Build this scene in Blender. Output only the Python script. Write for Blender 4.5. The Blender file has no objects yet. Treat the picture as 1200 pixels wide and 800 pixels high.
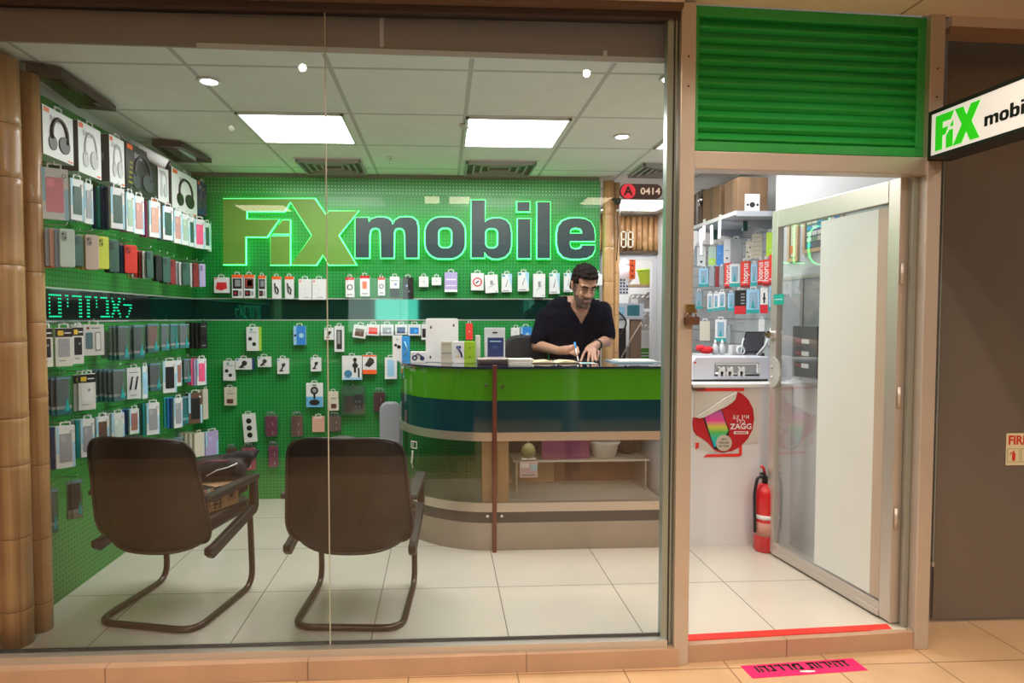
import bpy, bmesh, math, random
from math import sin, cos, pi, radians as R
from mathutils import Vector, Matrix, noise
random.seed(7)
sc = bpy.context.scene
C = sc.collection

# ---------------------------------------------------------------- camera
F_, PX_, PY_, EYE = 733., 555., 400., 1.4
YAW, PIT = R(2.9), R(2.19)
cd = bpy.data.cameras.new('camera'); cam = bpy.data.objects.new('camera', cd); C.objects.link(cam)
cam.location = (0, 0, EYE); cam.rotation_euler = (R(90) - PIT, 0, -YAW)
cd.sensor_width = 36; cd.lens = F_ * 36 / 1200; cd.shift_x = (600 - PX_) / 1200; cd.clip_start = 0.05
sc.camera = cam

def ray(px, py):
    x = (px - PX_) / F_; y = -(py - PY_) / F_
    f = cos(PIT) + y * sin(PIT); z = -sin(PIT) + y * cos(PIT)
    return Vector((x * cos(YAW) + f * sin(YAW), -x * sin(YAW) + f * cos(YAW), z))
def on(ax, v, px, py):
    """survey: where the sight line of a photo point meets the real plane axis=v"""
    d = ray(px, py); o = Vector((0, 0, EYE)); t = (v - o[ax]) / d[ax]
    return o + d * t

# ---------------------------------------------------------------- materials
_m = {}
def mat(name, col=(.8, .8, .8), rough=.5, metal=0., emi=None, es=0., var=.0, scale=8., coat=0., bump=0., alpha=1., spec=.5):
    if name in _m: return _m[name]
    m = bpy.data.materials.new(name); m.use_nodes = True; _m[name] = m
    nt = m.node_tree; b = nt.nodes['Principled BSDF']
    b.inputs['Base Color'].default_value = (*col, 1)
    b.inputs['Roughness'].default_value = rough; b.inputs['Metallic'].default_value = metal
    b.inputs['Specular IOR Level'].default_value = spec
    b.inputs['Coat Weight'].default_value = coat
    if alpha < 1: b.inputs['Alpha'].default_value = alpha
    if emi: b.inputs['Emission Color'].default_value = (*emi, 1); b.inputs['Emission Strength'].default_value = es
    if var or bump:
        g = nt.nodes.new('ShaderNodeNewGeometry'); n = nt.nodes.new('ShaderNodeTexNoise')
        n.inputs['Scale'].default_value = scale; n.inputs['Detail'].default_value = 5
        nt.links.new(g.outputs['Position'], n.inputs['Vector'])
        if var:
            mx = nt.nodes.new('ShaderNodeMix'); mx.data_type = 'RGBA'
            mx.inputs['A'].default_value = (*[c * (1 - var) for c in col], 1)
            mx.inputs['B'].default_value = (*[min(1, c * (1 + var)) for c in col], 1)
            nt.links.new(n.outputs['Fac'], mx.inputs['Factor']); nt.links.new(mx.outputs['Result'], b.inputs['Base Color'])
        if bump:
            bp = nt.nodes.new('ShaderNodeBump'); bp.inputs['Strength'].default_value = bump; bp.inputs['Distance'].default_value = .01
            nt.links.new(n.outputs['Fac'], bp.inputs['Height']); nt.links.new(bp.outputs['Normal'], b.inputs['Normal'])
    return m
def col(r, g, b, rough=.45):
    """a plain printed / moulded colour"""
    k = 'tone_%02x%02x%02x_%d' % (int(r * 255), int(g * 255), int(b * 255), int(rough * 100))
    return mat(k, (r, g, b), rough)

class NT:
    def __init__(s, m): s.t = m.node_tree; s.b = s.t.nodes['Principled BSDF']
    def n(s, ty, **k):
        x = s.t.nodes.new(ty)
        for a, v in k.items(): setattr(x, a, v)
        return x
    def l(s, a, b): s.t.links.new(a, b)
    def math(s, op, a, b=None, c=None):
        x = s.n('ShaderNodeMath', operation=op)
        for i, v in enumerate((a, b, c)):
            if v is None: continue
            if hasattr(v, 'links'): s.l(v, x.inputs[i])
            else: x.inputs[i].default_value = v
        return x.outputs[0]
    def pos(s):
        g = s.n('ShaderNodeNewGeometry'); x = s.n('ShaderNodeSeparateXYZ'); s.l(g.outputs['Position'], x.inputs[0])
        return g.outputs['Position'], x.outputs
    def mix(s, f, A, B):
        x = s.n('ShaderNodeMix', data_type='RGBA')
        for nm, v in (('Factor', f), ('A', A), ('B', B)):
            if hasattr(v, 'links'): s.l(v, x.inputs[nm])
            elif nm == 'Factor': x.inputs[nm].default_value = v
            else: x.inputs[nm].default_value = (*v, 1)
        return x.outputs['Result']

def peg_mat(name, ua, base, hole, hole_lit=None, zsplit=None):
    """painted perforated board, 25 mm pitch"""
    m = mat(name, base, .38, coat=.15); k = NT(m); P, X = k.pos()
    def fr(o):
        a = k.math('MULTIPLY', o, 1 / .0257); a = k.math('FRACT', a); a = k.math('SUBTRACT', a, .5); return k.math('MULTIPLY', a, a)
    d = k.math('ADD', fr(X[ua]), fr(X[2])); d = k.math('SQRT', d)
    h = k.math('LESS_THAN', d, .20)
    hc = hole
    if hole_lit:
        up = k.math('GREATER_THAN', X[2], zsplit); hc = k.mix(up, hole, hole_lit)  # upper holes made paler: reflected light put into the hole colour
    nz = k.n('ShaderNodeTexNoise'); nz.inputs['Scale'].default_value = 2.; k.l(P, nz.inputs['Vector'])
    bc = k.mix(nz.outputs['Fac'], [c * .85 for c in base], [c * 1.15 for c in base])
    k.l(k.mix(h, bc, hc), k.b.inputs['Base Color'])
    return m

def tile_mat(name, base, grout, px, py, ox, oy, gw, rough=.2, var=.08, nscale=3., coat=.0, spec=.5):
    m = mat(name, base, rough, coat=coat, spec=spec); k = NT(m); P, X = k.pos()
    def ln(o, p, off):
        a = k.math('SUBTRACT', o, off); a = k.math('MULTIPLY', a, 1 / p); a = k.math('FRACT', a)
        a = k.math('SUBTRACT', a, .5); a = k.math('ABSOLUTE', a); return k.math('GREATER_THAN', a, .5 - gw / p / 2)
    g = k.math('MAXIMUM', ln(X[0], px, ox), ln(X[1], py, oy))
    nz = k.n('ShaderNodeTexNoise'); nz.inputs['Scale'].default_value = nscale; nz.inputs['Detail'].default_value = 6; k.l(P, nz.inputs['Vector'])
    rp = k.n('ShaderNodeMapRange'); rp.inputs['From Min'].default_value = .3; rp.inputs['From Max'].default_value = .7; k.l(nz.outputs['Fac'], rp.inputs['Value'])
    bc = k.mix(rp.outputs[0], [c * (1 - var) for c in base], [min(1, c * (1 + var)) for c in base])
    k.l(k.mix(g, bc, grout), k.b.inputs['Base Color'])
    return m

def glass_mat(name, tint=(1, 1, 1), k1=1., milky=0., milkc=(.8, .85, .8), base=0.):
    m = bpy.data.materials.new(name); m.use_nodes = True; t = m.node_tree; t.nodes.clear()
    o = t.nodes.new('ShaderNodeOutputMaterial'); tr = t.nodes.new('ShaderNodeBsdfTransparent'); gl = t.nodes.new('ShaderNodeBsdfGlossy')
    tr.inputs[0].default_value = (*tint, 1); gl.inputs['Roughness'].default_value = .01
    fr = t.nodes.new('ShaderNodeFresnel'); fr.inputs[0].default_value = 1.45
    mu = t.nodes.new('ShaderNodeMath'); mu.operation = 'MULTIPLY_ADD'; mu.inputs[1].default_value = k1; mu.inputs[2].default_value = base; mu.use_clamp = True
    mx = t.nodes.new('ShaderNodeMixShader'); t.links.new(fr.outputs[0], mu.inputs[0]); t.links.new(mu.outputs[0], mx.inputs[0])
    t.links.new(tr.outputs[0], mx.inputs[1]); t.links.new(gl.outputs[0], mx.inputs[2]); last = mx.outputs[0]
    if milky:
        d = t.nodes.new('ShaderNodeBsdfDiffuse'); d.inputs[0].default_value = (*milkc, 1)
        m2 = t.nodes.new('ShaderNodeMixShader'); m2.inputs[0].default_value = milky
        t.links.new(last, m2.inputs[1]); t.links.new(d.outputs[0], m2.inputs[2]); last = m2.outputs[0]
    t.links.new(last, o.inputs[0]); _m[name] = m
    return m

WHITE = mat('white_card', (.78, .79, .80), .4); BLACK = mat('black_print', (.012, .013, .015), .4)
DARK = mat('dark_plastic', (.02, .021, .023), .35)
STEEL = mat('satin_aluminium', (.60, .58, .54), .38, .75, var=.08, scale=4)
BRASSY = mat('worn_anodised_frame', (.57, .51, .45), .42, .55, var=.10, scale=3)
CHROME = mat('polished_steel', (.72, .73, .74), .15, 1.)
TEAL = col(.02, .33, .33); ORANGE = col(.85, .12, .02); RED = col(.62, .02, .03); NAVY = col(.01, .03, .13)
YELLOW = col(.75, .50, .04); GREYP = col(.28, .29, .30); LIME = col(.36, .62, .03); BLUE = col(.03, .22, .62); LBLUE = col(.35, .6, .75)
SKIN = mat('skin', (.36, .19, .125), .5, var=.12, scale=25); BEARD = mat('stubble_skin', (.10, .058, .043), .7, var=.3, scale=120)
HAIRM = mat('dark_hair', (.010, .007, .006), .7, var=.5, scale=90, bump=.8, spec=.1)
CLEARP = glass_mat('clear_blister', (.93, .96, .96), 1.2, .05, (.6, .7, .72))

# ---------------------------------------------------------------- mesh builder
class MB:
    def __init__(s): s.v = []; s.f = []; s.mi = []; s.ms = []; s.sm = []
    def m(s, mt):
        if mt not in s.ms: s.ms.append(mt)
        return s.ms.index(mt)
    def add(s, vs, fs, mt, M=None, smooth=False):
        o = len(s.v); i = s.m(mt)
        for v in vs: v = Vector(v); s.v.append(tuple(M @ v if M else v))
        for f in fs: s.f.append([o + k for k in f]); s.mi.append(i); s.sm.append(smooth)
        return s
    def box(s, x0, x1, y0, y1, z0, z1, mt, M=None):
        v = [(x, y, z) for x in (x0, x1) for y in (y0, y1) for z in (z0, z1)]
        return s.add(v, [(0, 1, 3, 2), (4, 6, 7, 5), (0, 4, 5, 1), (2, 3, 7, 6), (0, 2, 6, 4), (1, 5, 7, 3)], mt, M)
    def prism(s, pts, y0, y1, mt, M=None, axis='y', smooth=False):
        """outline in x,z pushed along y (or x,y along z / y,z along x)"""
        if axis == 'y': g = lambda p, d: (p[0], d, p[1])
        elif axis == 'z': g = lambda p, d: (p[0], p[1], d)
        else: g = lambda p, d: (d, p[0], p[1])
        n = len(pts); v = [g(p, y0) for p in pts] + [g(p, y1) for p in pts]
        f = [list(range(n)), list(range(2 * n - 1, n - 1, -1))] + [(i, i + n, (i + 1) % n + n, (i + 1) % n) for i in range(n)]
        return s.add(v, f, mt, M, smooth)
    def rr(s, x0, x1, z0, z1, r, y0, y1, mt, M=None, n=4): return s.prism(rrect(x0, x1, z0, z1, r, n), y0, y1, mt, M)
    def disc(s, cx, cz, r, y0, y1, mt, M=None, n=16, ry=None):
        return s.prism([(cx + r * cos(2 * pi * i / n), cz + (ry or r) * sin(2 * pi * i / n)) for i in range(n)], y0, y1, mt, M)
    def tube(s, path, r, mt, M=None, n=8, closed=False, caps=True):
        P = [Vector(p) for p in path]; k = len(P); rs = r if isinstance(r, (list, tuple)) else [r] * k
        vs = []; fs = []; up = None
        for i in range(k):
            a = P[(i - 1) % k] if (closed or i) else P[0]; b = P[(i + 1) % k] if (closed or i < k - 1) else P[-1]
            t = (b - a)
            t = t.normalized() if t.length > 1e-9 else Vector((0, 0, 1))
            if up is None: up = t.orthogonal().normalized()
            up = (up - t * up.dot(t)); up = up.normalized() if up.length > 1e-6 else t.orthogonal().normalized()
            w = t.cross(up)
            for j in range(n):
                an = 2 * pi * j / n; vs.append(P[i] + (up * cos(an) + w * sin(an)) * rs[i])
        for i in range(k if closed else k - 1):
            for j in range(n):
                a, b = i * n, ((i + 1) % k) * n
                fs.append((a + j, a + (j + 1) % n, b + (j + 1) % n, b + j))
        if caps and not closed: fs.append(list(range(n))[::-1]); fs.append([(k - 1) * n + j for j in range(n)])
        return s.add(vs, fs, mt, M, True)
    def lathe(s, prof, mt, c=(0, 0, 0), n=24, M=None, sx=1, sy=1):
        vs = []; fs = []
        for r, z in prof:
            for j in range(n): a = 2 * pi * j / n; vs.append((c[0] + r * cos(a) * sx, c[1] + r * sin(a) * sy, c[2] + z))
        for i in range(len(prof) - 1):
            for j in range(n): fs.append((i * n + j, i * n + (j + 1) % n, (i + 1) * n + (j + 1) % n, (i + 1) * n + j))
        fs.append(list(range(n))[::-1]); fs.append([(len(prof) - 1) * n + j for j in range(n)])
        return s.add(vs, fs, mt, M, True)
    def blob(s, c, rx, ry, rz, mt, M=None, n=12):
        prof = [(max(1e-4, sin(pi * i / 8)), -cos(pi * i / 8)) for i in range(9)]
        T = Matrix.Translation(c) @ Matrix.Diagonal((rx, ry, rz, 1))
        return s.lathe(prof, mt, n=n, M=(M @ T) if M else T)
    def capsule(s, a, b, ra, rb, mt, n=12):
        a, b = Vector(a), Vector(b); t = (b - a).normalized(); P = []; rs = []
        for i in range(5): q = pi / 2 * (1 - i / 4); P.append(a - t * ra * sin(q)); rs.append(max(1e-4, ra * cos(q)))
        for i in range(5): q = pi / 2 * i / 4; P.append(b + t * rb * sin(q)); rs.append(max(1e-4, rb * cos(q)))
        return s.tube(P, rs, mt, n=n)
    def text(s, txt, size, x, z, y, mt, M=None, bold=0., ext=.0004, align='CENTER', rot=0, sx=1., sp=1.):
        cu = bpy.data.curves.new('t', 'FONT'); cu.body = txt; cu.size = size; cu.align_x = align; cu.align_y = 'CENTER'
        cu.extrude = ext; cu.offset = bold; cu.space_character = sp; cu.resolution_u = 3
        o = bpy.data.objects.new('t', cu); C.objects.link(o)
        me = o.to_mesh() if False else bpy.data.meshes.new_from_object(o.evaluated_get(bpy.context.evaluated_depsgraph_get()))
        T = Matrix.Translation((x, y, z)) @ Matrix.Rotation(rot, 4, 'Y') @ Matrix.Rotation(pi / 2, 4, 'X') @ Matrix.Diagonal((sx, 1, 1, 1))
        s.add([v.co for v in me.vertices], [list(p.vertices) for p in me.polygons], mt, (M @ T) if M else T)
        bpy.data.objects.remove(o); bpy.data.curves.remove(cu); bpy.data.meshes.remove(me)
        return s
    def build(s, name, parent=None, bevel=0., loc=None, recalc=False):
        me = bpy.data.meshes.new(name); me.from_pydata(s.v, [], s.f)
        for x in s.ms: me.materials.append(x)
        me.polygons.foreach_set('material_index', s.mi); me.polygons.foreach_set('use_smooth', s.sm)
        me.update()
        if recalc:
            bm = bmesh.new(); bm.from_mesh(me); bmesh.ops.recalc_face_normals(bm, faces=bm.faces); bm.to_mesh(me); bm.free()
        o = bpy.data.objects.new(name, me); C.objects.link(o)
        if parent: o.parent = parent
        if loc: o.location = loc
        if bevel:
            b = o.modifiers.new('bevel', 'BEVEL'); b.width = bevel; b.segments = 2; b.limit_method = 'ANGLE'
        return o

def rrect(x0, x1, z0, z1, r, n=4):
    r = min(r, abs(x1 - x0) / 2 - 1e-5, abs(z1 - z0) / 2 - 1e-5); P = []
    for cx, cz, a in ((x1 - r, z1 - r, 0), (x0 + r, z1 - r, 90), (x0 + r, z0 + r, 180), (x1 - r, z0 + r, 270)):
        for i in range(n + 1): t = R(a + 90 * i / n); P.append((cx + r * cos(t), cz + r * sin(t)))
    return P
def thing(name, label, cat, loc=(0, 0, 0), rz=0., group=None, rot=None):
    o = bpy.data.objects.new(name, None); C.objects.link(o); o.empty_display_size = .05
    o.location = loc; o.rotation_euler = rot or (0, 0, rz); o['label'] = label; o['category'] = cat
    if group: o['group'] = group
    return o
def tag(o, label, cat, group=None):
    o['label'] = label; o['category'] = cat
    if group: o['group'] = group
    return o
def struct(o): o['kind'] = 'structure'; return o
def dup(root, loc, rz=None, label=None):
    r = root.copy(); C.objects.link(r); r.location = loc
    if rz is not None: r.rotation_euler = (0, 0, rz)
    if label: r['label'] = label
    for ch in list(root.children):
        c = ch.copy(); C.objects.link(c); c.parent = r
        for g in ch.children: d = g.copy(); C.objects.link(d); d.parent = c
    return r
ORD = ['zeroth', 'first', 'second', 'third', 'fourth', 'fifth', 'sixth', 'seventh', 'eighth', 'ninth', 'tenth', 'eleventh', 'twelfth', 'thirteenth', 'fourteenth', 'fifteenth', 'sixteenth', 'seventeenth', 'eighteenth', 'nineteenth', 'twentieth']
TENS = {2: 'twenty', 3: 'thirty', 4: 'forty', 5: 'fifty'}
def ordw(n):
    if n <= 20: return ORD[n]
    if n % 10 == 0: return {3: 'thirtieth', 4: 'fortieth', 5: 'fiftieth'}[n // 10]
    return TENS[n // 10] + '-' + ORD[n % 10]
def frame(p, ux):
    """matrix with local x along ux (horizontal), local -y the front, z up, origin p"""
    x = Vector((ux[0], ux[1], 0)).normalized(); y = Vector((-x.y, x.x, 0))
    return Matrix(((x.x, y.x, 0, p[0]), (x.y, y.y, 0, p[1]), (0, 0, 1, p[2]), (0, 0, 0, 1)))

# ---------------------------------------------------------------- room constants (metres)
XL, YB, ZC, YG = -1.89, 4.86, 2.50, 2.60     # left wall, back wall, ceiling, shop window
MF = -.08                                    # mall floor
XR = 2.30                                    # right wall of the shop
YF = 6.65                                    # far end of the passage behind the counter
XE = 1.235                                   # free end of the sign wall

# ---------------------------------------------------------------- shell
floorM = tile_mat('polished_porcelain_tile', (.60, .56, .48), (.22, .20, .16), .6, .6, .29, .195, .005, rough=.12, var=.04, nscale=2.2, coat=.2)
struct(MB().box(-2.0, 2.165, 2.66, 3.9, -.05, 0, floorM).box(-2.0, 3.0, 3.9, 8.3, -.05, 0, floorM).build('floor'))
cm = tile_mat('ceiling_tile', (.80, .79, .74), (.50, .50, .47), .62, .62, .13, 3.45, .022, rough=.9, var=.03, nscale=6)
b = MB(); z1 = ZC + .06
b.prism([(-2.0, 2.625), (1.0, 2.70), (2.165, 2.75), (2.165, 3.9), (3.0, 3.9), (3.0, 8.3), (-2.0, 8.3)], ZC, z1, cm, axis='z'); struct(b.build('ceiling'))
# painted fascia that climbs from the ceiling edge to the window head, with a white angle trim
FAS = mat('grey_brown_fascia', (.36, .31, .29), .45, var=.1, scale=3)
fx = lambda x: 2.612 + (x + 1.9) * .0265
b = MB(); b.prism([(-2.0, fx(-2.0)), (1.02, fx(1.02)), (1.02, fx(1.02) + .012), (-2.0, fx(-2.0) + .012)], ZC - .004, 2.72, FAS, axis='z')
struct(b.build('trim_1'))
b = MB(); b.prism([(-.99, fx(-.99) - .006), (1.0, fx(1.0) - .006), (1.0, fx(1.0) + .004), (-.99, fx(-.99) + .004)], ZC - .012, ZC + .012, WHITE, axis='z')
for px_ in (447, 712):
    p = on(1, 2.64, px_, 40); b.box(p.x - .008, p.x + .008, fx(p.x) - .006, fx(p.x) + .001, ZC + .02 if px_ == 447 else ZC + .0, 2.66 if px_ == 447 else ZC + .035, WHITE)
b.box(-.86 + .6, -.80 + .6 + .02, fx(-.2) - .006, fx(-.2), 2.645, 2.66, WHITE)
struct(b.build('trim_2'))

GL = peg_mat('green_pegboard_side', 1, (.026, .24, .035), (.004, .05, .01))
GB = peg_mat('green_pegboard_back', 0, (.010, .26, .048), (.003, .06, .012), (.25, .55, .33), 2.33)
MIR = mat('dark_green_mirror', (.015, .21, .16), .04, .9, coat=.5)
RAIL = mat('silver_rail', (.70, .72, .70), .3, .6)
HOOK = mat('wire_hook', (.55, .57, .56), .3, .8)
ZM0, ZM1 = 1.385, 1.54
wl = struct(MB().box(XL - .1, XL - .03, 2.68, YB + .1, 0, ZC, col(.25, .3, .25, .8)).build('wall_left'))
MB().box(XL - .03, XL, 2.70, YB, 0.0, ZM0 - .008, GL).box(XL - .03, XL, 2.70, YB, ZM1 + .008, ZC - .02, GL).build('pegboard', wl)
MB().box(XL - .02, XL - .002, 2.70, YB, ZM0, ZM1, MIR).build('mirror_band', wl)
MB().box(XL - .02, XL + .004, 2.70, YB, ZM0 - .008, ZM0, RAIL).box(XL - .02, XL + .004, 2.70, YB, ZM1, ZM1 + .008, RAIL).build('rail', wl)
MB().box(XL - .03, XL + .004, 2.70, YB, ZC - .05, ZC - .002, col(.55, .57, .57)).build('cove_strip', wl)
wb = struct(MB().box(XL - .1, XE, YB + .03, YB + .1, 0, ZC, col(.25, .3, .25, .8)).build('wall_back'))
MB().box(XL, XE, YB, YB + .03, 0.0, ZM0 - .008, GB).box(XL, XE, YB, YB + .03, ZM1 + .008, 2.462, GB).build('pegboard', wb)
MB().box(XL, XE, YB + .002, YB + .02, ZM0, ZM1, MIR).build('mirror_band', wb)
MB().box(XL, XE, YB - .004, YB + .02, ZM0 - .008, ZM0, RAIL).box(XL, XE, YB - .004, YB + .02, ZM1, ZM1 + .008, RAIL).build('rail', wb)
GRID = mat('grey_slat_board', (.42, .45, .46), .4, .2)
wallW = mat('white_paint', (.74, .74, .76), .6, var=.04, scale=2)
# right wall: product bay (recessed) and a nearer white pier
struct(MB().box(XR, XR + .08, 3.94, YF, 0, ZC, wallW).build('wall_right'))
PW = mat('pale_grey_pier_paint', (.50, .50, .53), .6, var=.04, scale=2)
struct(MB().box(2.14, 2.22, 2.78, 3.94, 0, ZC, PW).box(2.22, XR + .08, 3.88, 3.94, 0, ZC, PW).build('wall_right_pier'))
b = MB(); b.box(XR - .015, XR, 3.96, 5.9, 1.05, 2.02, GRID)
for i in range(10): b.box(XR - .018, XR - .013, 3.96, 5.9, 1.1 + i * .095, 1.106 + i * .095, col(.2, .22, .23))
pb = b.build('slat_board'); tag(pb, 'grey slatted display board fixed to the passage wall above the white cabinet', 'display board')
# far end of the passage: bamboo cladding over a white door frame, workroom beyond
struct(MB().box(XE - .6, 1.78, YF, YF + .1, 0, ZC, wallW).box(1.78, 2.27, YF, YF + .1, 2.09, ZC, wallW).box(2.27, 2.4, YF, YF + .1, 0, ZC, wallW).build('wall_far'))
FRW = mat('white_frame_paint', (.70, .70, .74), .4)
struct(MB().box(1.72, 2.36, YF - .03, YF, 2.02, 2.10, FRW).box(2.26, 2.36, YF - .03, YF, 0, 2.02, FRW).box(1.70, 1.78, YF - .03, YF, 0, 2.10, FRW).build('door_2'))
struct(MB().box(1.0, 3.0, 8.1, 8.2, 0, ZC, wallW).box(2.9, 3.0, YF + .1, 8.1, 0, ZC, wallW).box(1.0, 1.05, YF + .1, 8.1, 0, ZC, wallW).build('wall_workroom'))

# bamboo ------------------------------------------------------------
def bamboo_mat():
    m = mat('varnished_bamboo', (.45, .25, .10), .38, coat=.3); k = NT(m); P, X = k.pos()
    nz = k.n('ShaderNodeTexNoise'); nz.inputs['Scale'].default_value = 3.; nz.inputs['Detail'].default_value = 4; k.l(P, nz.inputs['Vector'])
    mp = k.n('ShaderNodeMapping'); mp.inputs['Scale'].default_value = (60, 60, 1.2); k.l(P, mp.inputs['Vector'])
    n2 = k.n('ShaderNodeTexNoise'); n2.inputs['Scale'].default_value = 1.; k.l(mp.outputs[0], n2.inputs['Vector'])
    f = k.math('MULTIPLY', k.math('ADD', nz.outputs['Fac'], n2.outputs['Fac']), .5)
    rp = k.n('ShaderNodeMapRange'); rp.inputs['From Min'].default_value = .35; rp.inputs['From Max'].default_value = .65; k.l(f, rp.inputs['Value'])
    k.l(k.mix(rp.outputs[0], (.33, .15, .055), (.60, .36, .16)), k.b.inputs['Base Color']); return m
BAM = bamboo_mat(); NODE = mat('bamboo_node', (.26, .13, .05), .5)
def bamboo(label, x, y, r, z0, z1, nodes, group=None, n=20):
    t = thing('bamboo_pole', label, 'bamboo pole', (x, y, z0), group=group)
    zs = sorted(nodes); prof = [(r * .98, 0)]
    for z in zs:
        z -= z0
        prof += [(r, z - .03), (r * 1.03, z - .006), (r * .96, z), (r * 1.03, z + .006), (r, z + .03)]
    prof.append((r * .98, z1 - z0))
    MB().lathe(prof, BAM, n=n).build('culm', t)
    for z in zs: MB().lathe([(r * .99, z - z0 - .003), (r * 1.005, z - z0), (r * .99, z - z0 + .003)], NODE, n=n).build('node_ring', t)
    return t
bamboo('thick bamboo pole just inside the window, second from the left edge', -1.825, 2.735, .062, 0, 2.475, [.16, .47, .78, .98, 1.30, 1.62, 1.98, 2.2], 'bamboo poles at the left of the window')
bamboo('bamboo pole against the green side wall, rightmost of the three at left', -1.80, 2.86, .045, 0, 2.46, [.13, .42, .75, 1.05, 1.38, 1.6, 1.9], 'bamboo poles at the left of the window')
bamboo('bamboo pole cut off by the left edge of the photo', -1.945, 2.70, .055, 0, 2.475, [.2, .55, .85, 1.2, 1.5, 1.9, 2.2], 'bamboo poles at the left of the window')
bamboo('bamboo pole capping the free end of the sign wall behind the man', 1.30, YB - .0, .045, 0, 2.46, [.3, .62, .92, 1.22, 1.5, 1.68, 1.95, 2.2])
bamboo('thin bamboo pole beside the thicker one at the sign wall end', 1.375, YB + .06, .032, 0, 2.46, [.4, .72, 1.12, 1.42, 1.75, 2.1])
bc = thing('bamboo_cladding', 'row of upright bamboo canes covering the wall above the white door frame', 'cladding', (1.6, YF - .03, 2.1))
b = MB(); x = .0
i = 0
while x < .78:
    b.lathe([(.03, 0), (.032, .1 + .05 * (i % 3)), (.030, .105 + .05 * (i % 3)), (.032, .11 + .05 * (i % 3)), (.03, .375)], BAM, c=(x, 0, 0), n=10); x += .063; i += 1
b.build('cane', bc)
MB().box(-.03, .78, -.035, .0, -.02, .012, mat('dark_wood_batten', (.08, .05, .03), .5)).build('batten', bc)

# ---------------------------------------------------------------- shop front
dx = lambda X: 2.60 + (X - 1.05) * .055   # the door bay recedes a touch
fr = thing('window_frame', 'worn metal frame around the big shop window', 'window frame')
MARB = mat('tan_marble_curb', (.46, .30, .20), .35, var=.18, scale=5)
curb = MB()
curb.prism([(-2.2, 2.515), (1.0, 2.55), (1.0, 2.67), (-2.2, 2.67)], MF - .02, -.003, MARB, axis='z')
curb.prism([(1.0, 2.575), (2.11, 2.64), (2.11, 2.70), (1.0, 2.68)], MF - .02, -.003, MARB, axis='z')
for x in (-1.35, -.55, .35, 1.5): 
    y = 2.515 + (x + 2.2) * .011 if x < 1 else 2.6045; curb.box(x - .0015, x + .0015, y - .002, y + .05, MF, -.0025, col(.2, .12, .08))
struct(curb.build('trim_3'))
MB().box(-2.2, .955, 2.565, 2.63, -.003, .028, STEEL).box(-2.2, .955, 2.605, 2.612, .028, .04, DARK).build('sill', fr)
MB().box(-2.2, .99, 2.57, 2.63, 2.628, 2.665, mat('dark_head_rail', (.05, .035, .03), .5)).build('head_rail', fr)
MB().box(.935, .975, 2.585, 2.625, 0, 2.63, mat('grey_green_edge_profile', (.30, .36, .33), .3, .5)).box(.960, .966, 2.582, 2.586, 0, 2.63, DARK).build('side_profile', fr)
def post(x0, x1, y0, y1, z0, z1, label):
    t = thing('door_post', label, 'door post', ((x0 + x1) / 2, y0, z0))
    w = (x1 - x0) / 2
    MB().box(-w, w, 0, y1 - y0, 0, z1 - z0, BRASSY).build('profile', t, bevel=.004)
    for z in (2.35, 2.47): MB().disc(0, z - z0, .004, -.001, .001, BLACK).build('screw_hole', t)
    return t
post(.982, 1.045, 2.56, 2.66, MF, 2.69, 'worn bronze metal post between the big window and the doorway')
pr = post(2.10, 2.165, 2.63, 2.69, MF, 2.72, 'worn bronze metal post right of the open glass door')
MB().box(-.060, -.034, .045, .062, .08, 2.1, mat('grey_jamb', (.34, .37, .34), .35, .5)).build('hinge_jamb', pr, bevel=.003)
hd = thing('door_header', 'bronze metal header beam between doorway and green louvre', 'header beam', (1.05, 2.585, 2.02))
MB().prism([(-.005, 0), (1.06, .055), (1.06, .13), (-.005, .08)], 0, .075, BRASSY, axis='z').build('beam', hd, bevel=.004)
# glass panes
gm = glass_mat('window_glass', (.97, .985, .975), 1.6, base=.004)
sx_ = on(1, YG, 384, 400).x
wd = struct(MB().add([(-2.2, YG, .03), (sx_ - .001, YG, .03), (sx_ - .001, YG, 2.64), (-2.2, YG, 2.64)], [(0, 1, 2, 3)], gm).build('window_1'))
struct(MB().add([(sx_ + .001, YG, .03), (.94, YG, .03), (.94, YG, 2.64), (sx_ + .001, YG, 2.64)], [(0, 1, 2, 3)], gm).build('window_2'))
struct(MB().box(sx_ - .0022, sx_ + .0022, YG - .003, YG + .002, .03, 2.64, mat('silicone_joint', (.42, .42, .34), .4)).build('trim_4'))

# red tape on threshold, pink floor sticker
tag(MB().prism([(1.055, 2.612), (2.02, 2.665), (2.03, 2.71), (1.055, 2.66)], -.002, .0015, mat('red_tape', (.80, .03, .02), .4), axis='z').build('red_floor_tape'),
    'strip of red tape across the shop doorway threshold', 'tape')
c0 = on(2, MF, 871, 780); c1 = on(2, MF, 1002, 771); c2 = on(2, MF, 1016, 784); c3 = on(2, MF, 882, 795)
ux = (c1 - c0); W = ux.length; dd = (c3 - c0); D = abs(dd.dot(Vector((-ux.y, ux.x, 0)).normalized()))
st = thing('floor_sticker', 'bright pink caution sticker with black lettering on the mall floor', 'sticker', tuple(c3 + Vector((0, 0, .0005))), math.atan2(ux.y, ux.x))
MB().box(0, W, 0, D, 0, .001, mat('pink_vinyl', (.90, .01, .14), .4)).build('backing', st)
b = MB(); L = Matrix.Rotation(-pi / 2, 4, 'X')
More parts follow.
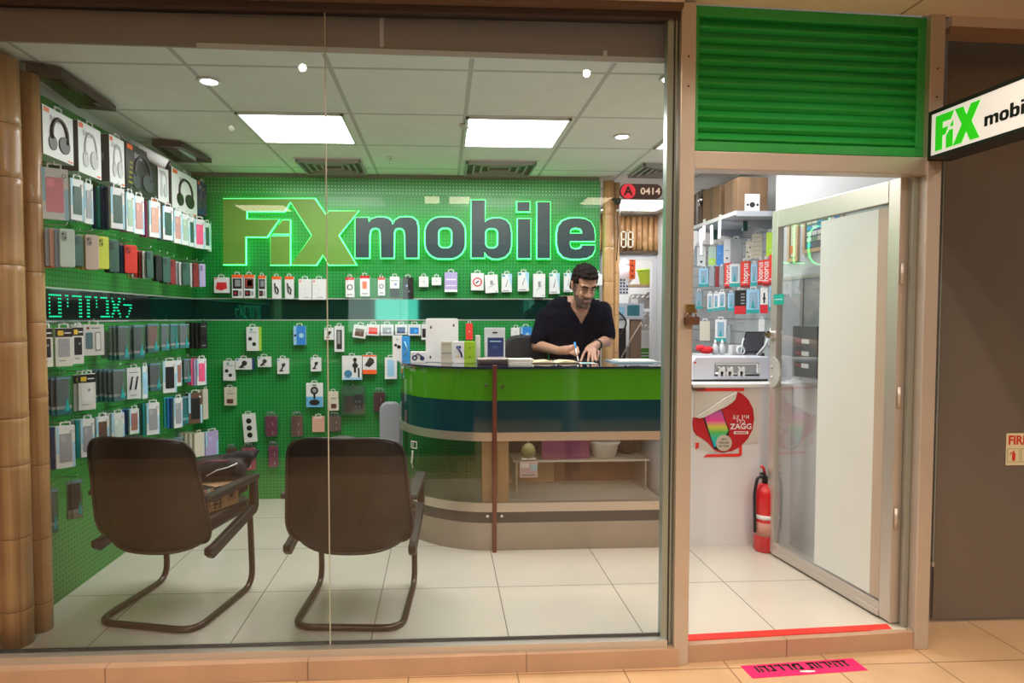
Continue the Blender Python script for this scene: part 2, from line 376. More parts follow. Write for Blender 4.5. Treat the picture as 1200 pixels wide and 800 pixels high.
HEB = {'z': (.45, [(0, .45, .84, 1), (.16, .34, 0, .9)]), 'h': (.75, [(0, .75, .82, 1), (.57, .75, 0, 1), (0, .18, 0, .6)]), 'y': (.2, [(0, .2, .45, 1)]), 'r': (.65, [(0, .65, .82, 1), (.47, .65, 0, 1)]),
       'v': (.2, [(0, .2, 0, 1)]), 't': (.8, [(.05, .8, .82, 1), (.62, .8, 0, 1), (.14, .32, 0, .9), (0, .3, 0, .16)]), 'm': (.8, [(.25, .8, .82, 1), (.62, .8, 0, 1), (.38, .8, 0, .17), (0, .18, 0, .75), (.08, .28, .6, 1)]),
       'd': (.7, [(0, .7, .82, 1), (.46, .64, 0, .9)]), 'g': (.48, [(.08, .44, .82, 1), (.28, .46, 0, 1), (0, .3, 0, .18)]), '!': (.17, [(0, .17, .32, 1), (0, .17, 0, .18)]), ' ': (.3, [])}
word = '!hgrdm tvryhz'; tw = sum(HEB[c_][0] + .2 for c_ in word); kx_ = W * .82 / tw; kz_ = D * .44; cx_ = W * .10
for c_ in word:
    for (x0_, x1_, z0_, z1_) in HEB[c_][1]: b.box(cx_ + x0_ * kx_ - .002, cx_ + x1_ * kx_ + .002, D * .42 + z0_ * kz_ - .002, D * .42 + z1_ * kz_ + .002, .001, .0016, BLACK)
    cx_ += (HEB[c_][0] + .2) * kx_
b.build('lettering', st)
b = MB(); b.prism([(W * .43, D * .22), (W * .5, D * .14), (W * .56, D * .16), (W * .56, D * .24), (W * .5, D * .3), (W * .44, D * .3)], .0012, .002, WHITE, axis='z')
b.box(W * .42, W * .56, D * .30, D * .33, .0012, .002, BLACK); b.build('shoe_symbol', st)

# louvre panel
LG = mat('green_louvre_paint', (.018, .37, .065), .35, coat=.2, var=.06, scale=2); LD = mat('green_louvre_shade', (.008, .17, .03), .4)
lt = thing('louvre_panel', 'green metal louvre panel above the shop doorway', 'louvre', (1.048, 2.60, 2.10), math.atan(.055))
W = 1.062; H = .598; H2 = .605
b = MB(); b.box(0, W, 0, .03, 0, .04, LG).box(0, W, 0, .03, H - .045, H, LG).box(0, .026, 0, .03, .04, H - .045, LG).box(W - .045, W, 0, .03, .04, H - .045, LG); b.build('frame', lt, bevel=.003)
n = 11
for i in range(n):
    z = .042 + i * (H - .09) / n; h = (H - .09) / n
    MB().prism([(.022, z - .004), (.0, z + .008), (.003, z + .014), (.030, z + h + .004), (.034, z + h)], .026, W - .045, LG, axis='x').build('slat', lt)
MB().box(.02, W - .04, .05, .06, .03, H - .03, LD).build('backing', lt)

# door leaf, swung inwards about 85 degrees
hx, hy = 2.055, 2.705; ex, ey = 1.955, 3.60
dl = thing('glass_door', 'open metal framed glass door swung into the shop against the right side', 'door', (hx, hy, 0), math.atan2(ey - hy, ex - hx))
W = math.hypot(ex - hx, ey - hy); Z1 = 2.02; S = .09
GF = mat('grey_door_frame', (.60, .55, .50), .35, .6, var=.06, scale=3)
# local x = from hinge to free edge, +y = towards the shop middle (seen side)
MB().box(0, .062, -.02, .02, .012, Z1, GF).build('hinge_stile', dl, bevel=.003)
MB().box(W - .055, W, -.02, .02, .012, Z1, GF).build('lock_stile', dl, bevel=.003)
MB().box(.062, W - .055, -.02, .02, Z1 - .10, Z1, GF).build('top_rail', dl, bevel=.003)
MB().box(.062, W - .055, -.02, .02, .012, .075, GF).box(.062, W - .055, -.027, .027, .012, .04, GF).build('bottom_rail', dl, bevel=.003)
gd = glass_mat('door_glass', (.93, .96, .95), .22, .04, (.6, .66, .64))
MB().add([(.062, .004, .075), (W - .055, .004, .075), (W - .055, .004, Z1 - .10), (.062, .004, Z1 - .10)], [(0, 1, 2, 3)], gd).build('pane', dl)
MB().box(.0, .02, -.024, -.02, .02, Z1 - .02, BRASSY).box(-.006, .0, -.024, .024, .012, Z1, BRASSY).build('hinge_plate', dl)
for z in (.45, 1.0, 1.55): MB().tube([(-.014, .012, z), (-.014, .012, z + .09)], .007, BRASSY).build('hinge', dl)
b = MB(); b.prism([(.0 + .075 * cos(t), .09 * sin(t)) for t in [R(-90 + 15 * i) for i in range(13)]], .0, .012, col(.42, .42, .38, .35), M=Matrix.Translation((W - .03, .028, 1.08)) @ Matrix.Rotation(pi, 4, 'Z'), axis='y')
b.tube([(W - .035, .02, 1.11), (W - .035, .034, 1.11)], .008, STEEL).tube([(W - .035, .02, 1.05), (W - .035, .034, 1.05)], .008, STEEL)
b.build('push_plate', dl)
b = MB(); b.disc(W - .02, 1.30, .022, .02, .045, CHROME).box(W - .03, W + .01, .045, .055, 1.29, 1.31, mat('brass', (.5, .38, .15), .3, 1.)); b.build('lock_cylinder', dl)
MB().box(W - .12, W - .03, .021, .0225, 1.475, 1.535, mat('teal_sticker', (.01, .35, .27), .4)).box(W - .11, W - .04, .0225, .023, 1.503, 1.507, WHITE).build('sticker', dl)
pt = MB().box(.132, .51, .006, .0075, .085, Z1 - .115, mat('white_poster_paper', (.66, .68, .64), .35, var=.05, scale=3)).build('poster', dl)
MB().box(.075, .132, .006, .0072, .085, Z1 - .115, col(.45, .36, .27)).build('tape_strip', pt)

# padlock hanging on the left post
p = on(1, 2.56, 809, 365)
pl = thing('padlock', 'rusty brown padlock hanging on the bronze post left of the doorway', 'padlock', (p.x - .0, 2.545, p.z))
b = MB(); b.rr(-.03, .03, -.055, -.02, .006, -.012, .012, mat('rusty_steel', (.12, .06, .035), .6, .4, var=.3, scale=60)); b.build('body', pl, bevel=.003)
b = MB(); b.tube([(-.018, 0, -.02), (-.018, 0, .0)] + [(-.018 * cos(R(a)), 0, .0 + .018 * sin(R(a))) for a in range(20, 180, 20)] + [(.018, 0, 0), (.018, 0, -.02)], .004, CHROME)
b.build('shackle', pl)
MB().box(-.022, .012, -.004, .02, -.004, .03, mat('brass', (.5, .38, .15), .3, 1.)).build('hasp', pl)

# neighbouring frosted panel and what shows in the gap beside it
FG = mat('smoked_panel', (.17, .15, .13), .28, .25, var=.10, scale=1.3, coat=.3)
px0 = on(1, 2.86, 1102, 400).x
nb = thing('smoked_glass_panel', 'tall smoked grey glass panel of the neighbouring unit', 'glass panel', (px0, 2.86, MF))
MB().box(.0, 1.6, 0, .012, .02, 2.9, FG).build('pane', nb)
MB().box(-.012, 0.0, -.003, .02, .28, .30, STEEL).box(-.008, .002, 0, .015, .30, 2.9, mat('clear_edge_glass', (.22, .23, .21), .2)).build('edge_bracket', nb)
fs = thing('fire_sign', 'cream fire equipment sign with red lettering on the smoked panel', 'sign', tuple(on(1, 2.858, 1178, 545)))
CRM = col(.66, .60, .40)
MB().box(0, .30, -.002, 0, 0, .155, CRM).build('plate', fs)
b = MB(); RP = col(.55, .03, .02); b.text('FIRE', .060, .008, .12, -.003, RP, bold=.0016, align='LEFT', sx=.92); b.build('lettering', fs)
b = MB(); GRE = col(.30, .33, .22)
for k in range(4):
    x = .006 + k * .068
    b.box(x, x + .062, -.0028, -.002, .015, .082, GRE).box(x + .003, x + .059, -.0034, -.0028, .018, .079, CRM)
    if k == 0: b.rr(x + .024, x + .040, .022, .062, .006, -.004, -.0034, RP).box(x + .029, x + .035, -.004, -.0034, .062, .07, RP).tube([(x + .03, -.004, .066), (x + .018, -.004, .062), (x + .012, -.004, .05)], .002, RP)
    else: b.disc(x + .031, .058, .009, -.004, -.0034, RP).box(x + .022, x + .040, -.004, -.0034, .03, .05, RP)
b.build('pictogram', fs)
gc = thing('stored_rack', 'dark metal rack with bundled cables seen in the gap beside the smoked panel', 'rack', (px0 - .02, 3.35, MF))
b = MB(); b.box(-.12, .25, .3, .32, 0, 2.75, col(.02, .02, .022, .7)); b.build('back', gc)
for z in (.5, 1.1, 1.72): MB().box(-.1, .25, 0, .25, z, z + .03, STEEL).build('shelf', gc)
for i in range(9): MB().tube([(-.06 + .02 * (i % 3), -.0, 1.72), (-.03, -.02 - .01 * i, 1.9 + .02 * i), (.02 + .01 * i, -.02, 2.05), (.0, -.01, 2.15)], .006, [WHITE, GREYP, BLACK][i % 3]).build('cable', gc)
for i in range(5): MB().tube([(-.04, -.02, .55 + i * .02), (.04, -.04, .60 + i * .02), (.1, -.02, .5)], .006, [YELLOW, BLACK, RED][i % 3]).build('cable', gc)
MB().box(-.05, .1, -.02, .1, 1.13, 1.40, RED).build('red_case', gc); MB().box(-.05, .1, -.02, .1, 1.75, 1.86, BLUE).build('blue_case', gc)

# ---------------------------------------------------------------- mall side (warm corridor in front and behind the viewer)
MFM = tile_mat('mall_marble_tile', (.60, .40, .23), (.28, .18, .10), .45, .45, .31, .28, .006, rough=.22, var=.14, nscale=2.5)
struct(MB().box(-5, 6, -6, 2.66, MF - .1, MF, MFM).box(2.19, 6, 2.66, 3.6, MF - .1, MF, MFM).build('floor_mall'))
MC = tile_mat('mall_ceiling_panel', (.68, .60, .50), (.25, .2, .16), 1.35, 1.2, .62, 2.4, .012, rough=.5, var=.03)
b = MB(); b.prism([(-5, -6), (6, -6), (6, 2.80), (2.25, 2.655), (.98, 2.595), (.98, 2.52), (-5, 2.50)], 2.70, 2.8, MC, axis='z'); struct(b.build('ceiling_mall'))
b = MB(); PB = mat('beige_lintel', (.60, .51, .44), .5, var=.04); BL = mat('bronze_lintel', (.12, .075, .05), .5)
b.prism([(-5, 2.50), (.98, 2.52), (.98, 2.62), (-5, 2.60)], 2.672, 2.70, PB, axis='z').prism([(-5, 2.51), (.98, 2.53), (.98, 2.62), (-5, 2.60)], 2.655, 2.672, BL, axis='z')
b.prism([(2.2, 2.64), (6, 2.79), (6, 2.88), (2.2, 2.72)], 2.66, 2.70, PB, axis='z').prism([(2.2, 2.65), (6, 2.80), (6, 2.88), (2.2, 2.72)], 2.63, 2.66, mat('brown_lintel', (.28, .18, .12), .5), axis='z')
struct(b.build('trim_5'))
MW = mat('mall_far_wall', (.16, .11, .09), .6, var=.2, scale=1.)
struct(MB().box(-5, 6, -6.1, -6, MF, 2.7, MW).box(-5.1, -5, -6, 2.6, MF, 2.7, MW).box(6, 6.1, -6, 3.6, MF, 2.7, MW).build('wall_mall'))
sw = thing('lit_shop_window', 'bright lit window of the shop on the opposite side of the mall', 'shop window', (-1.1, -5.98, 1.15))
MB().box(-.55, .50, -.02, .0, 0, .95, mat('opposite_window_light', (.8, .9, .9), .5, emi=(.7, 1, .95), es=3.)).build('pane', sw)
MB().box(-.58, -.55, -.03, .02, -.03, .98, STEEL).box(.50, .53, -.03, .02, -.03, .98, STEEL).box(-.55, .5, -.03, .02, -.03, 0, STEEL).box(-.55, .5, -.03, .02, .95, .98, STEEL).build('frame', sw)
pp = thing('parapet', 'low dark parapet on the far side of the mall corridor behind the viewer', 'parapet', (0, -1.6, MF))
MB().box(-4, 5, 0, .12, 0, .95, mat('dark_parapet', (.03, .025, .022), .5)).build('panel', pp); MB().tube([(-4, .06, 1.0), (5, .06, 1.0)], .03, STEEL).build('handrail', pp)
def lamp(name, loc, sx, sy, power, colr, rot=(0, 0, 0)):
    l = bpy.data.lights.new(name, 'AREA'); l.shape = 'RECTANGLE'; l.size = sx; l.size_y = sy; l.energy = power; l.color = colr
    o = bpy.data.objects.new(name, l); C.objects.link(o); o.location = loc; o.rotation_euler = rot; return o
LMALL = mat('warm_mall_diffuser', (.9, .8, .6), .5, emi=(1, .80, .58), es=9.)
LSHOP = mat('cool_panel_diffuser', (.9, .9, .9), .5, emi=(1, .985, .97), es=11.5)
TBAR = mat('white_tbar', (.7, .7, .68), .4)
def panel_light(label, x0, y0, w, d, z, m, group=None):
    t = thing('ceiling_light', label, 'ceiling light', (x0 + w / 2, y0 + d / 2, z - .012), group=group)
    w /= 2; d /= 2
    MB().box(-w, w, -d, -d + .015, 0, .014, TBAR).box(-w, w, d - .015, d, 0, .014, TBAR).box(-w, -w + .015, -d, d, 0, .014, TBAR).box(w - .015, w, -d, d, 0, .014, TBAR).build('frame', t)
    MB().box(-w + .015, w - .015, -d + .015, d - .015, .004, .012, m).build('diffuser', t)
    return t
panel_light('square light panel in the shop ceiling, left one', -1.105, 3.45, .575, .56, ZC, LSHOP, 'square ceiling light panels')
panel_light('square light panel in the shop ceiling, above the backlit sign middle', .135, 3.465, .585, .575, ZC, LSHOP, 'square ceiling light panels')
panel_light('square light panel at the right side of the shop ceiling, behind the post', 1.375, 3.465, .585, .575, ZC, LSHOP, 'square ceiling light panels')
panel_light('light panel above the passage behind the bamboo pole', 1.60, 5.75, .6, .6, ZC, LSHOP, 'square ceiling light panels')
panel_light('light panel over the workroom beyond the white door frame', 1.8, 7.1, .6, .6, ZC, LSHOP)
for i, (x, y, w_) in enumerate([(-.20, -1.98, .19), (.07, -1.98, .25), (1.55, -1.95, .30), (-2.4, -2.6, .6), (3.4, -2.6, .6)]):
    panel_light('%s warm light panel in the mall ceiling behind the viewer' % ORD[i + 1], x, y, w_, .47, 2.70, LMALL, 'mall ceiling lights')

def downlight(label, px_, py_):
    p = on(2, ZC, px_, py_); t = thing('downlight', label, 'downlight', (p.x, p.y, ZC - .012), group='round ceiling downlights')
    MB().lathe([(.052, .012), (.055, .004), (.05, 0), (.038, .003), (.036, .01)], TBAR).build('trim_ring', t)
    MB().lathe([(.001, .003), (.036, .003), (.036, .008), (.001, .008)], LSHOP).build('lens', t)
downlight('round downlight left of the square ceiling panels', 245, 94)
downlight('round downlight right of the middle ceiling panel', 729, 159)
downlight('round downlight at the right edge of the shop ceiling by the frame', 786, 91)
# sprinkler
p = on(2, ZC, 458, 184); t = thing('sprinkler', 'small sprinkler head hanging from the ceiling above the sign', 'sprinkler', (p.x, p.y, ZC))
MB().lathe([(.02, -.006), (.028, -.001)], WHITE).build('escutcheon', t); MB().tube([(0, 0, .02), (0, 0, -.035)], .006, CHROME).lathe([(.015, -.042), (.016, -.038)], CHROME).build('head', t)
p = on(2, ZC, 545, 292 / 2); t = thing('smoke_detector', 'small round grey detector on the ceiling between the light panels', 'detector', (p.x, p.y, ZC))
MB().lathe([(.02, -.02), (.03, -.01), (.032, 0)], col(.55, .55, .5)).build('body', t)
# dark square ceiling fixtures at left
def quad_fix(label, pts):
    P = [on(2, ZC - .045, *q) for q in pts]; c = sum(P, Vector()) / 4
    t = thing('ceiling_display_panel', label, 'ceiling panel', (c.x, c.y, ZC - .045)); L = [(q - c).to_2d() for q in P]
    b = MB(); b.prism([tuple(q) for q in L], 0, .03, mat('brown_black_panel', (.05, .035, .03), .3), axis='z'); b.build('housing', t)
    b = MB(); b.prism([tuple(q * .72) for q in L], -.002, .0, mat('tinted_mirror', (.12, .14, .12), .05, .9), axis='z'); b.build('glass', t)
    MB().tube([(0, 0, .03), (0, 0, .045)], .02, DARK).build('mount', t)
quad_fix('dark square hanging panel at the ceiling above the nearest headphone box', [(30, 82), (72, 88), (136, 131), (92, 127)])
quad_fix('dark square hanging panel at the ceiling above the white camera', [(178, 170), (212, 172), (248, 191), (205, 190)])
# ceiling air vents
def vent(label, x0, x1):
    t = thing('ceiling_vent', label, 'air vent', ((x0 + x1) / 2, 4.6, ZC), group='ceiling air vents'); w = (x1 - x0) / 2
    MB().box(-w, w, -.2, .2, -.006, 0, TBAR).build('flange', t)
    for i in range(4):
        k = 1 - i * .22; a, c = w * .95 * k, .19 * k
        b = MB()
        for (q0, q1, r0, r1) in ((-a, a, -c, -c + .012), (-a, a, c - .012, c), (-a, -a + .012, -c, c), (a - .012, a, -c, c)): b.box(q0, q1, r0, r1, -.03 + i * .003, -.006, col(.35, .36, .35))
        b.build('blade', t)
    MB().box(-w * .93, w * .93, -.185, .185, -.010, -.007, DARK).build('cavity', t)
vent('square air vent above the left half of the sign', -1.02, -.55); vent('square air vent above the letter b of the sign', .16, .68); vent('square air vent right of the bamboo pole top', 1.42, 1.9)

# ---------------------------------------------------------------- unit number plaque on the glass
p = on(1, YG, 725, 233); q = on(1, YG, 776, 216); w, h = q.x - p.x, q.z - p.z
t = thing('number_plaque', 'dark rounded unit number plaque with a pink letter disc on the glass', 'plaque', (p.x, YG - .003, p.z))
MB().rr(0, w, 0, h, h / 2, -.002, 0, mat('plum_black', (.045, .03, .035), .4), n=8).build('plate', t)
MB().disc(h * .62, h / 2, h * .5, -.003, -.002, mat('pink_disc', (.85, .05, .13), .4), n=24).text('A', h * .85, h * .62, h * .5, -.0034, DARK, bold=.0012).build('letter_disc', t)
MB().text('0414', h * .62, w * .72, h * .5, -.0026, WHITE, bold=.0008, sx=1.1).build('digits', t)

# ---------------------------------------------------------------- backlit sign
def PC(ox, oy, k, pts): return [(ox + x / k, oy + y / k) for x, y in pts]
fixA = PC(250, 220, 6.667, [(75, 85), (790, 85), (880, 215), (903, 180), (1130, 180), (975, 370), (1115, 600), (903, 600), (855, 520), (800, 600), (607, 600), (770, 370), (600, 105), (550, 180), (255, 180), (255, 245), (510, 245), (415, 380), (248, 380), (248, 597), (75, 597)])
fixI = PC(250, 220, 6.667, [(445, 377), (597, 377), (597, 600), (445, 600)])
fixD = PC(250, 220, 6.667, [(538, 252), (597, 252), (597, 358), (465, 358)])
Lm = PC(410, 220, 8, [(50, 278), (172, 278), (176, 322), (205, 290), (255, 275), (320, 275), (365, 288), (390, 312), (400, 345), (425, 300), (465, 278), (530, 272), (590, 280), (625, 310), (640, 370), (640, 655), (520, 655), (518, 440), (508, 398), (485, 377), (455, 374), (425, 385), (412, 420), (410, 655), (290, 655), (287, 420), (275, 385), (250, 374), (215, 376), (190, 398), (182, 440), (180, 655), (50, 655)])
def rrp(x0, x1, y0, y1, r, ox, oy, k): return PC(ox, oy, k, rrect(x0, x1, y0, y1, r, 8))
Lo = [rrp(708, 1080, 275, 660, 140, 410, 220, 8), rrp(828, 960, 372, 565, 50, 410, 220, 8)]
B_ = (545, 220, 7.273)
Lb = [PC(*B_, [(55, 105), (170, 105), (170, 292), (195, 270), (235, 259), (300, 258), (350, 275), (382, 315), (394, 380), (393, 490), (380, 545), (345, 585), (290, 603), (235, 602), (190, 580), (166, 545), (166, 595), (55, 595)]), rrp(172, 283, 342, 515, 45, *B_)]
Li1 = [PC(*B_, [(445, 118), (553, 118), (553, 200), (445, 200)])]; Li2 = [PC(*B_, [(450, 262), (560, 262), (560, 600), (450, 600)])]
Ll = [PC(*B_, [(617, 120), (727, 120), (727, 600), (617, 600)])]
Le = [PC(*B_, [(1108, 452), (895, 452), (895, 485), (905, 512), (935, 523), (970, 521), (992, 508), (1000, 488), (1108, 488), (1106, 530), (1085, 572), (1045, 596), (985, 604), (900, 604), (840, 588), (802, 545), (786, 480), (785, 390), (797, 325), (830, 282), (885, 261), (960, 257), (1025, 264), (1075, 292), (1100, 340), (1108, 400)]),
      PC(*B_, [(895, 388), (1000, 388), (998, 362), (980, 345), (945, 338), (912, 345), (897, 365)])]
def curve_shape(loops, conv, depth, fill=True, bevel=0., offset=0.):
    cu = bpy.data.curves.new('c', 'CURVE'); cu.dimensions = '2D' if fill else '3D'
    cu.fill_mode = 'BOTH' if fill else 'FULL'; cu.extrude = depth; cu.bevel_depth = bevel; cu.bevel_resolution = 1; cu.offset = offset
    for lp in loops:
        s = cu.splines.new('POLY'); s.points.add(len(lp) - 1); s.use_cyclic_u = True
        for k, p in enumerate(lp): x, z = conv(p); s.points[k].co = (x, z, 0, 1)
    o = bpy.data.objects.new('c', cu); C.objects.link(o)
    me = bpy.data.meshes.new_from_object(o.evaluated_get(bpy.context.evaluated_depsgraph_get()))
    v = [tuple(x.co) for x in me.vertices]; f = [list(p.vertices) for p in me.polygons]
    bpy.data.objects.remove(o); bpy.data.curves.remove(cu); bpy.data.meshes.remove(me)
    return v, f
YS = YB - .05
SG = mat('sign_leaf_green', (.13, .30, .035), .45); SN = mat('sign_slate_navy', (.018, .045, .05), .4)
LED = mat('green_led_strip', (.1, .9, .3), .5, emi=(.07, 1., .20), es=4.2)
LEDW = mat('green_led_strip_soft', (.1, .9, .3), .5, emi=(.05, 1., .28), es=4.2)
sg = thing('backlit_sign', 'big green and navy letter sign with glowing green edges on the pegboard', 'shop sign', (-.2, YS, 1.8))
conv = lambda p: (lambda w: (w.x + .2, w.z - 1.8))(on(1, YS - .012, *p))
RX = Matrix.Rotation(pi / 2, 4, 'X')
for loops, mt in ((([fixA]), SG), ([fixI], SG), ([fixD], SG), ([Lm], SN), (Lo, SN), (Lb, SN), (Li1, SN), (Li2, SN), (Ll, SN), (Le, SN)):
    v, f = curve_shape(loops, conv, .012); b = MB(); b.add(v, f, mt, RX); pl_ = b.build('letter', sg)
    v, f = curve_shape(loops, conv, 0, False, .010); b = MB(); b.add(v, f, LED, Matrix.Translation((0, .012, 0)) @ RX); b.build('light_strip', pl_)

# blade sign over the doorway
bs = thing('blade_sign', 'illuminated white blade sign with green and black lettering projecting over the mall floor', 'shop sign', (2.10, 2.62, 2.085), R(-90) + R(1.8))
BWm = mat('lightbox_face', (.80, .80, .78), .4, emi=(1, .97, .9), es=.42)
# local +x runs from the wall towards the mall, local -y faces the shop side that we see
Lb_ = 1.15; Hb = .19
MB().box(-.005, Lb_, .004, .10, 0, Hb, DARK).box(-.008, Lb_, -.002, .106, -.008, .008, DARK).box(-.008, Lb_, -.002, .106, Hb - .008, Hb + .008, DARK).box(-.010, .006, -.002, .106, -.008, Hb + .008, DARK).build('casing', bs)
MB().box(.006, Lb_, .0, .004, .008, Hb - .008, BWm).build('face', bs)
def ltr(loops, m_, x, z, s, by):
    xs = [p[0] for l in loops for p in l]; x0 = min(xs)
    v, f = curve_shape(loops, lambda p: (x + (p[0] - x0) * s, z + (by - p[1]) * s), .0008); return v, f
GBm = mat('sign_bright_green', (.04, .55, .01), .4, emi=(.02, .8, .02), es=.45)
b = MB(); s = .145 / 100.
for pts in ([(0, 0), (62, 0), (52, 22), (24, 22), (24, 40), (44, 40), (34, 60), (24, 60), (24, 100), (0, 100)], [(48, 52), (60, 52), (60, 100), (38, 100), (38, 66)], [(50, 42), (60, 28), (60, 44)],
            [(66, 0), (92, 0), (104, 28), (118, 0), (146, 0), (120, 48), (146, 100), (118, 100), (104, 70), (90, 100), (62, 100), (90, 48)]):
    v, f = ltr([pts], None, 0, 0, 1, 0); b.prism([(.03 + p[0] * s, .022 + (100 - p[1]) * s) for p in pts], -.003, .0, GBm)
b.build('green_letters', bs)
b = MB(); x = .262; s = .00080
for loops, adv in (([Lm], 76), (Lo, 49), (Lb, 49), (Li1 + Li2, 17), (Ll, 18), (Le, 0)):
    v, f = ltr(loops, None, x, .055, s, 303); b.add(v, f, BLACK, Matrix.Translation((0, -.001, 0)) @ RX); x += (adv + 4) * s
b.build('black_letters', bs)

# ---------------------------------------------------------------- counter
CX, CY, RAD, XC1, YC0 = .316, 4.30, .60, 1.345, 3.70
def arc_path(r, x1=XC1, n=22, back=4.62):
    """plan outline of the counter front: far left end, quarter circle, straight run"""
    P = [(CX - r, back)] if back > CY else []
    P += [(CX - r * cos(R(90 * i / n)), CY - r * sin(R(90 * i / n))) for i in range(n + 1)]
    P.append((x1, CY - r)); return P
def wall_band(r, th, z0, z1, m, b=None, x1=XC1, back=4.62, x0=None):
    b = b or MB(); o = arc_path(r, x1, back=back); i = arc_path(r - th, x1, back=back)
    return b.prism(o + i[::-1], z0, z1, m, axis='z', smooth=False)
ct = thing('service_counter', 'curved glass fronted counter with green and dark teal bands and a display window', 'counter')
def grad_mat():
    return mat('counter_green_glass', (.075, .32, .012), .08, coat=.8, var=.15, scale=1.5)
CG = grad_mat(); CN = mat('counter_petrol_glass', (.004, .045, .065), .10, coat=.8)
NICK = mat('brushed_nickel', (.62, .54, .46), .3, .7, var=.05, scale=6); KICK = mat('brushed_kick_plate', (.40, .34, .29), .25, .8, var=.12, scale=5)
wall_band(RAD, .02, .905, 1.095, CG).build('green_band', ct)
wall_band(RAD, .02, .714, .905, CN).build('petrol_band', ct)
wall_band(RAD + .006, .03, .663, .714, NICK).build('upper_rail', ct)
wall_band(RAD + .006, .03, .235, .289, NICK).build('lower_rail', ct)
wall_band(RAD, .02, .168, .235, col(.07, .06, .055, .3)).build('dark_band', ct)  # plain dark brown band above the kick plate
wall_band(RAD - .0, .02, .0, .168, KICK).build('kick_plate', ct)
cg_ = glass_mat('counter_display_glass', (.95, .95, .92), 1.4, .015, (.5, .42, .34), base=.01)
b = MB(); P = arc_path(RAD - .004); vs = [(x, y, z) for x, y in P for z in (.289, .663)]
b.add(vs, [(2 * i, 2 * i + 2, 2 * i + 3, 2 * i + 1) for i in range(len(P) - 1)], cg_, smooth=True); b.build('display_glass', ct)
TOPM = mat('blue_tinted_counter_top', (.015, .03, .07), .06, coat=1.)
b = MB(); P = arc_path(RAD + .012, back=4.64); b.prism(P + [(XC1, 4.33), (.45, 4.33), (.42, 4.64)], 1.095, 1.107, TOPM, axis='z'); b.build('top_glass', ct)
WOODL = mat('beech_veneer', (.52, .36, .19), .45, var=.12, scale=12); WOODR = mat('reddish_veneer', (.24, .09, .035), .4, var=.25, scale=9)
MB().box(.33, .40, 3.72, 3.76, .289, .663, WOODL).box(.24, .30, 3.73, 3.77, .289, .663, WOODL).build('upright', ct)
MB().prism([(XC1, 3.72), (.316, 3.72), (.316, 4.30), (XC1, 4.30)], .27, .285, col(.55, .52, .48), axis='z').build('inner_floor', ct)
MB().prism([(CX - .57 * cos(R(a)), CY - .57 * sin(R(a))) for a in range(0, 91, 10)] + [(.316, 4.30)], .27, .285, col(.45, .43, .40), axis='z').build('curved_inner_floor', ct)
MB().box(.42, XC1, 4.20, 4.22, .285, .48, WOODR).box(.42, .76, 4.19, 4.2, .285, .47, WOODL).build('inner_board', ct)
MB().box(.42, XC1, 4.28, 4.30, .0, 1.09, col(.10, .08, .075)).build('back_panel', ct)
MB().box(.42, XC1, 3.98, 4.28, .655, .67, col(.2, .17, .15)).build('under_shelf', ct)
MB().box(.42, XC1 - .02, 3.735, 3.755, .666, .676, mat('added_display_glow', (.9, .85, .75), .5, emi=(1, .93, .82), es=7.)).build('added_glow_bar', ct)  # unseen glow bar, added behind the upper rail to brighten the display
b = MB(); b.box(-.262, -.250, 4.3, 4.62, 0, 1.095, col(.1, .2, .12)); b.build('end_panel', ct)
BR = mat('red_brown_bar', (.16, .045, .03), .35, .2)
MB().box(.298, .324, 3.664, 3.688, .0, 1.12, BR).build('front_bar', ct, bevel=.003)
b = MB()
for x, z in ((.26, 1.0), (.36, .99), (.27, .215), (.355, .215)):
    y = CY - math.sqrt(max(0, (RAD + .01) ** 2 - max(0, CX - x) ** 2)); b.disc(x, z, .009, y - .008, y + .01, CHROME)
b.build('glass_button', ct)
# things inside the display window
t = thing('storage_crate', 'purple patterned crate inside the counter display window', 'crate', (.80, 4.05, .4905))
MB().rr(-.16, .15, .0, .16, .01, -.09, .09, mat('purple_fabric', (.24, .045, .14), .8, var=.3, scale=70)).build('body', t)
t = thing('plastic_tub', 'white plastic tub full of cables inside the counter window', 'tub', (1.06, 4.02, .4905))
MB().lathe([(.075, 0), (.095, .085), (.105, .09), (.105, .105)], col(.70, .68, .62), n=20, sy=.7).build('bowl', t)
b = MB()
for i in range(6): b.tube([(-.07 + .025 * i, 0, .1), (-.04 + .02 * i, .02, .15), (.0 + .012 * i, -.02, .13), (.05, .01, .1)], .006, [GREYP, DARK, WHITE][i % 3])
b.build('cable', t)
t = thing('shelf_board', 'pale shelf board under the tub inside the counter window', 'shelf', (1.05, 4.05, .49))
MB().box(-.6, .28, -.12, .13, -.012, .0, col(.50, .47, .44)).build('board', t)
MB().box(-.58, -.57, -.1, .13, -.205, -.012, STEEL).box(.26, .27, -.1, .13, -.205, -.012, STEEL).build('bracket', t)
t = thing('dark_bag', 'dark brown fabric bag on the right inside the counter window', 'bag', (1.24, 4.12, .49))
b = MB(); b.blob((0, 0, .08), .09, .08, .09, mat('brown_cloth', (.07, .035, .02), .9, var=.2, scale=20)); b.build('body', t)
t = thing('small_card_box', 'small pale printed box hanging by the wooden upright in the counter window', 'box', (.53, 3.80, .42))
MB().box(-.055, .055, -.02, .02, 0, .10, col(.62, .50, .58)).box(-.05, .0, -.021, -.02, .06, .09, WHITE).box(.01, .05, -.021, -.02, .045, .08, LBLUE).box(-.04, .04, -.021, -.02, .01, .02, GREYP).build('body', t)
MB().blob((0, 0, .16), .045, .03, .05, col(.20, .20, .08)).build('bow', t); MB().box(-.045, .045, -.02, .02, .11, .118, WHITE).build('label_strip', t)
MB().box(-.002, .002, 0, .004, .2, .24, HOOK).build('hook', t)
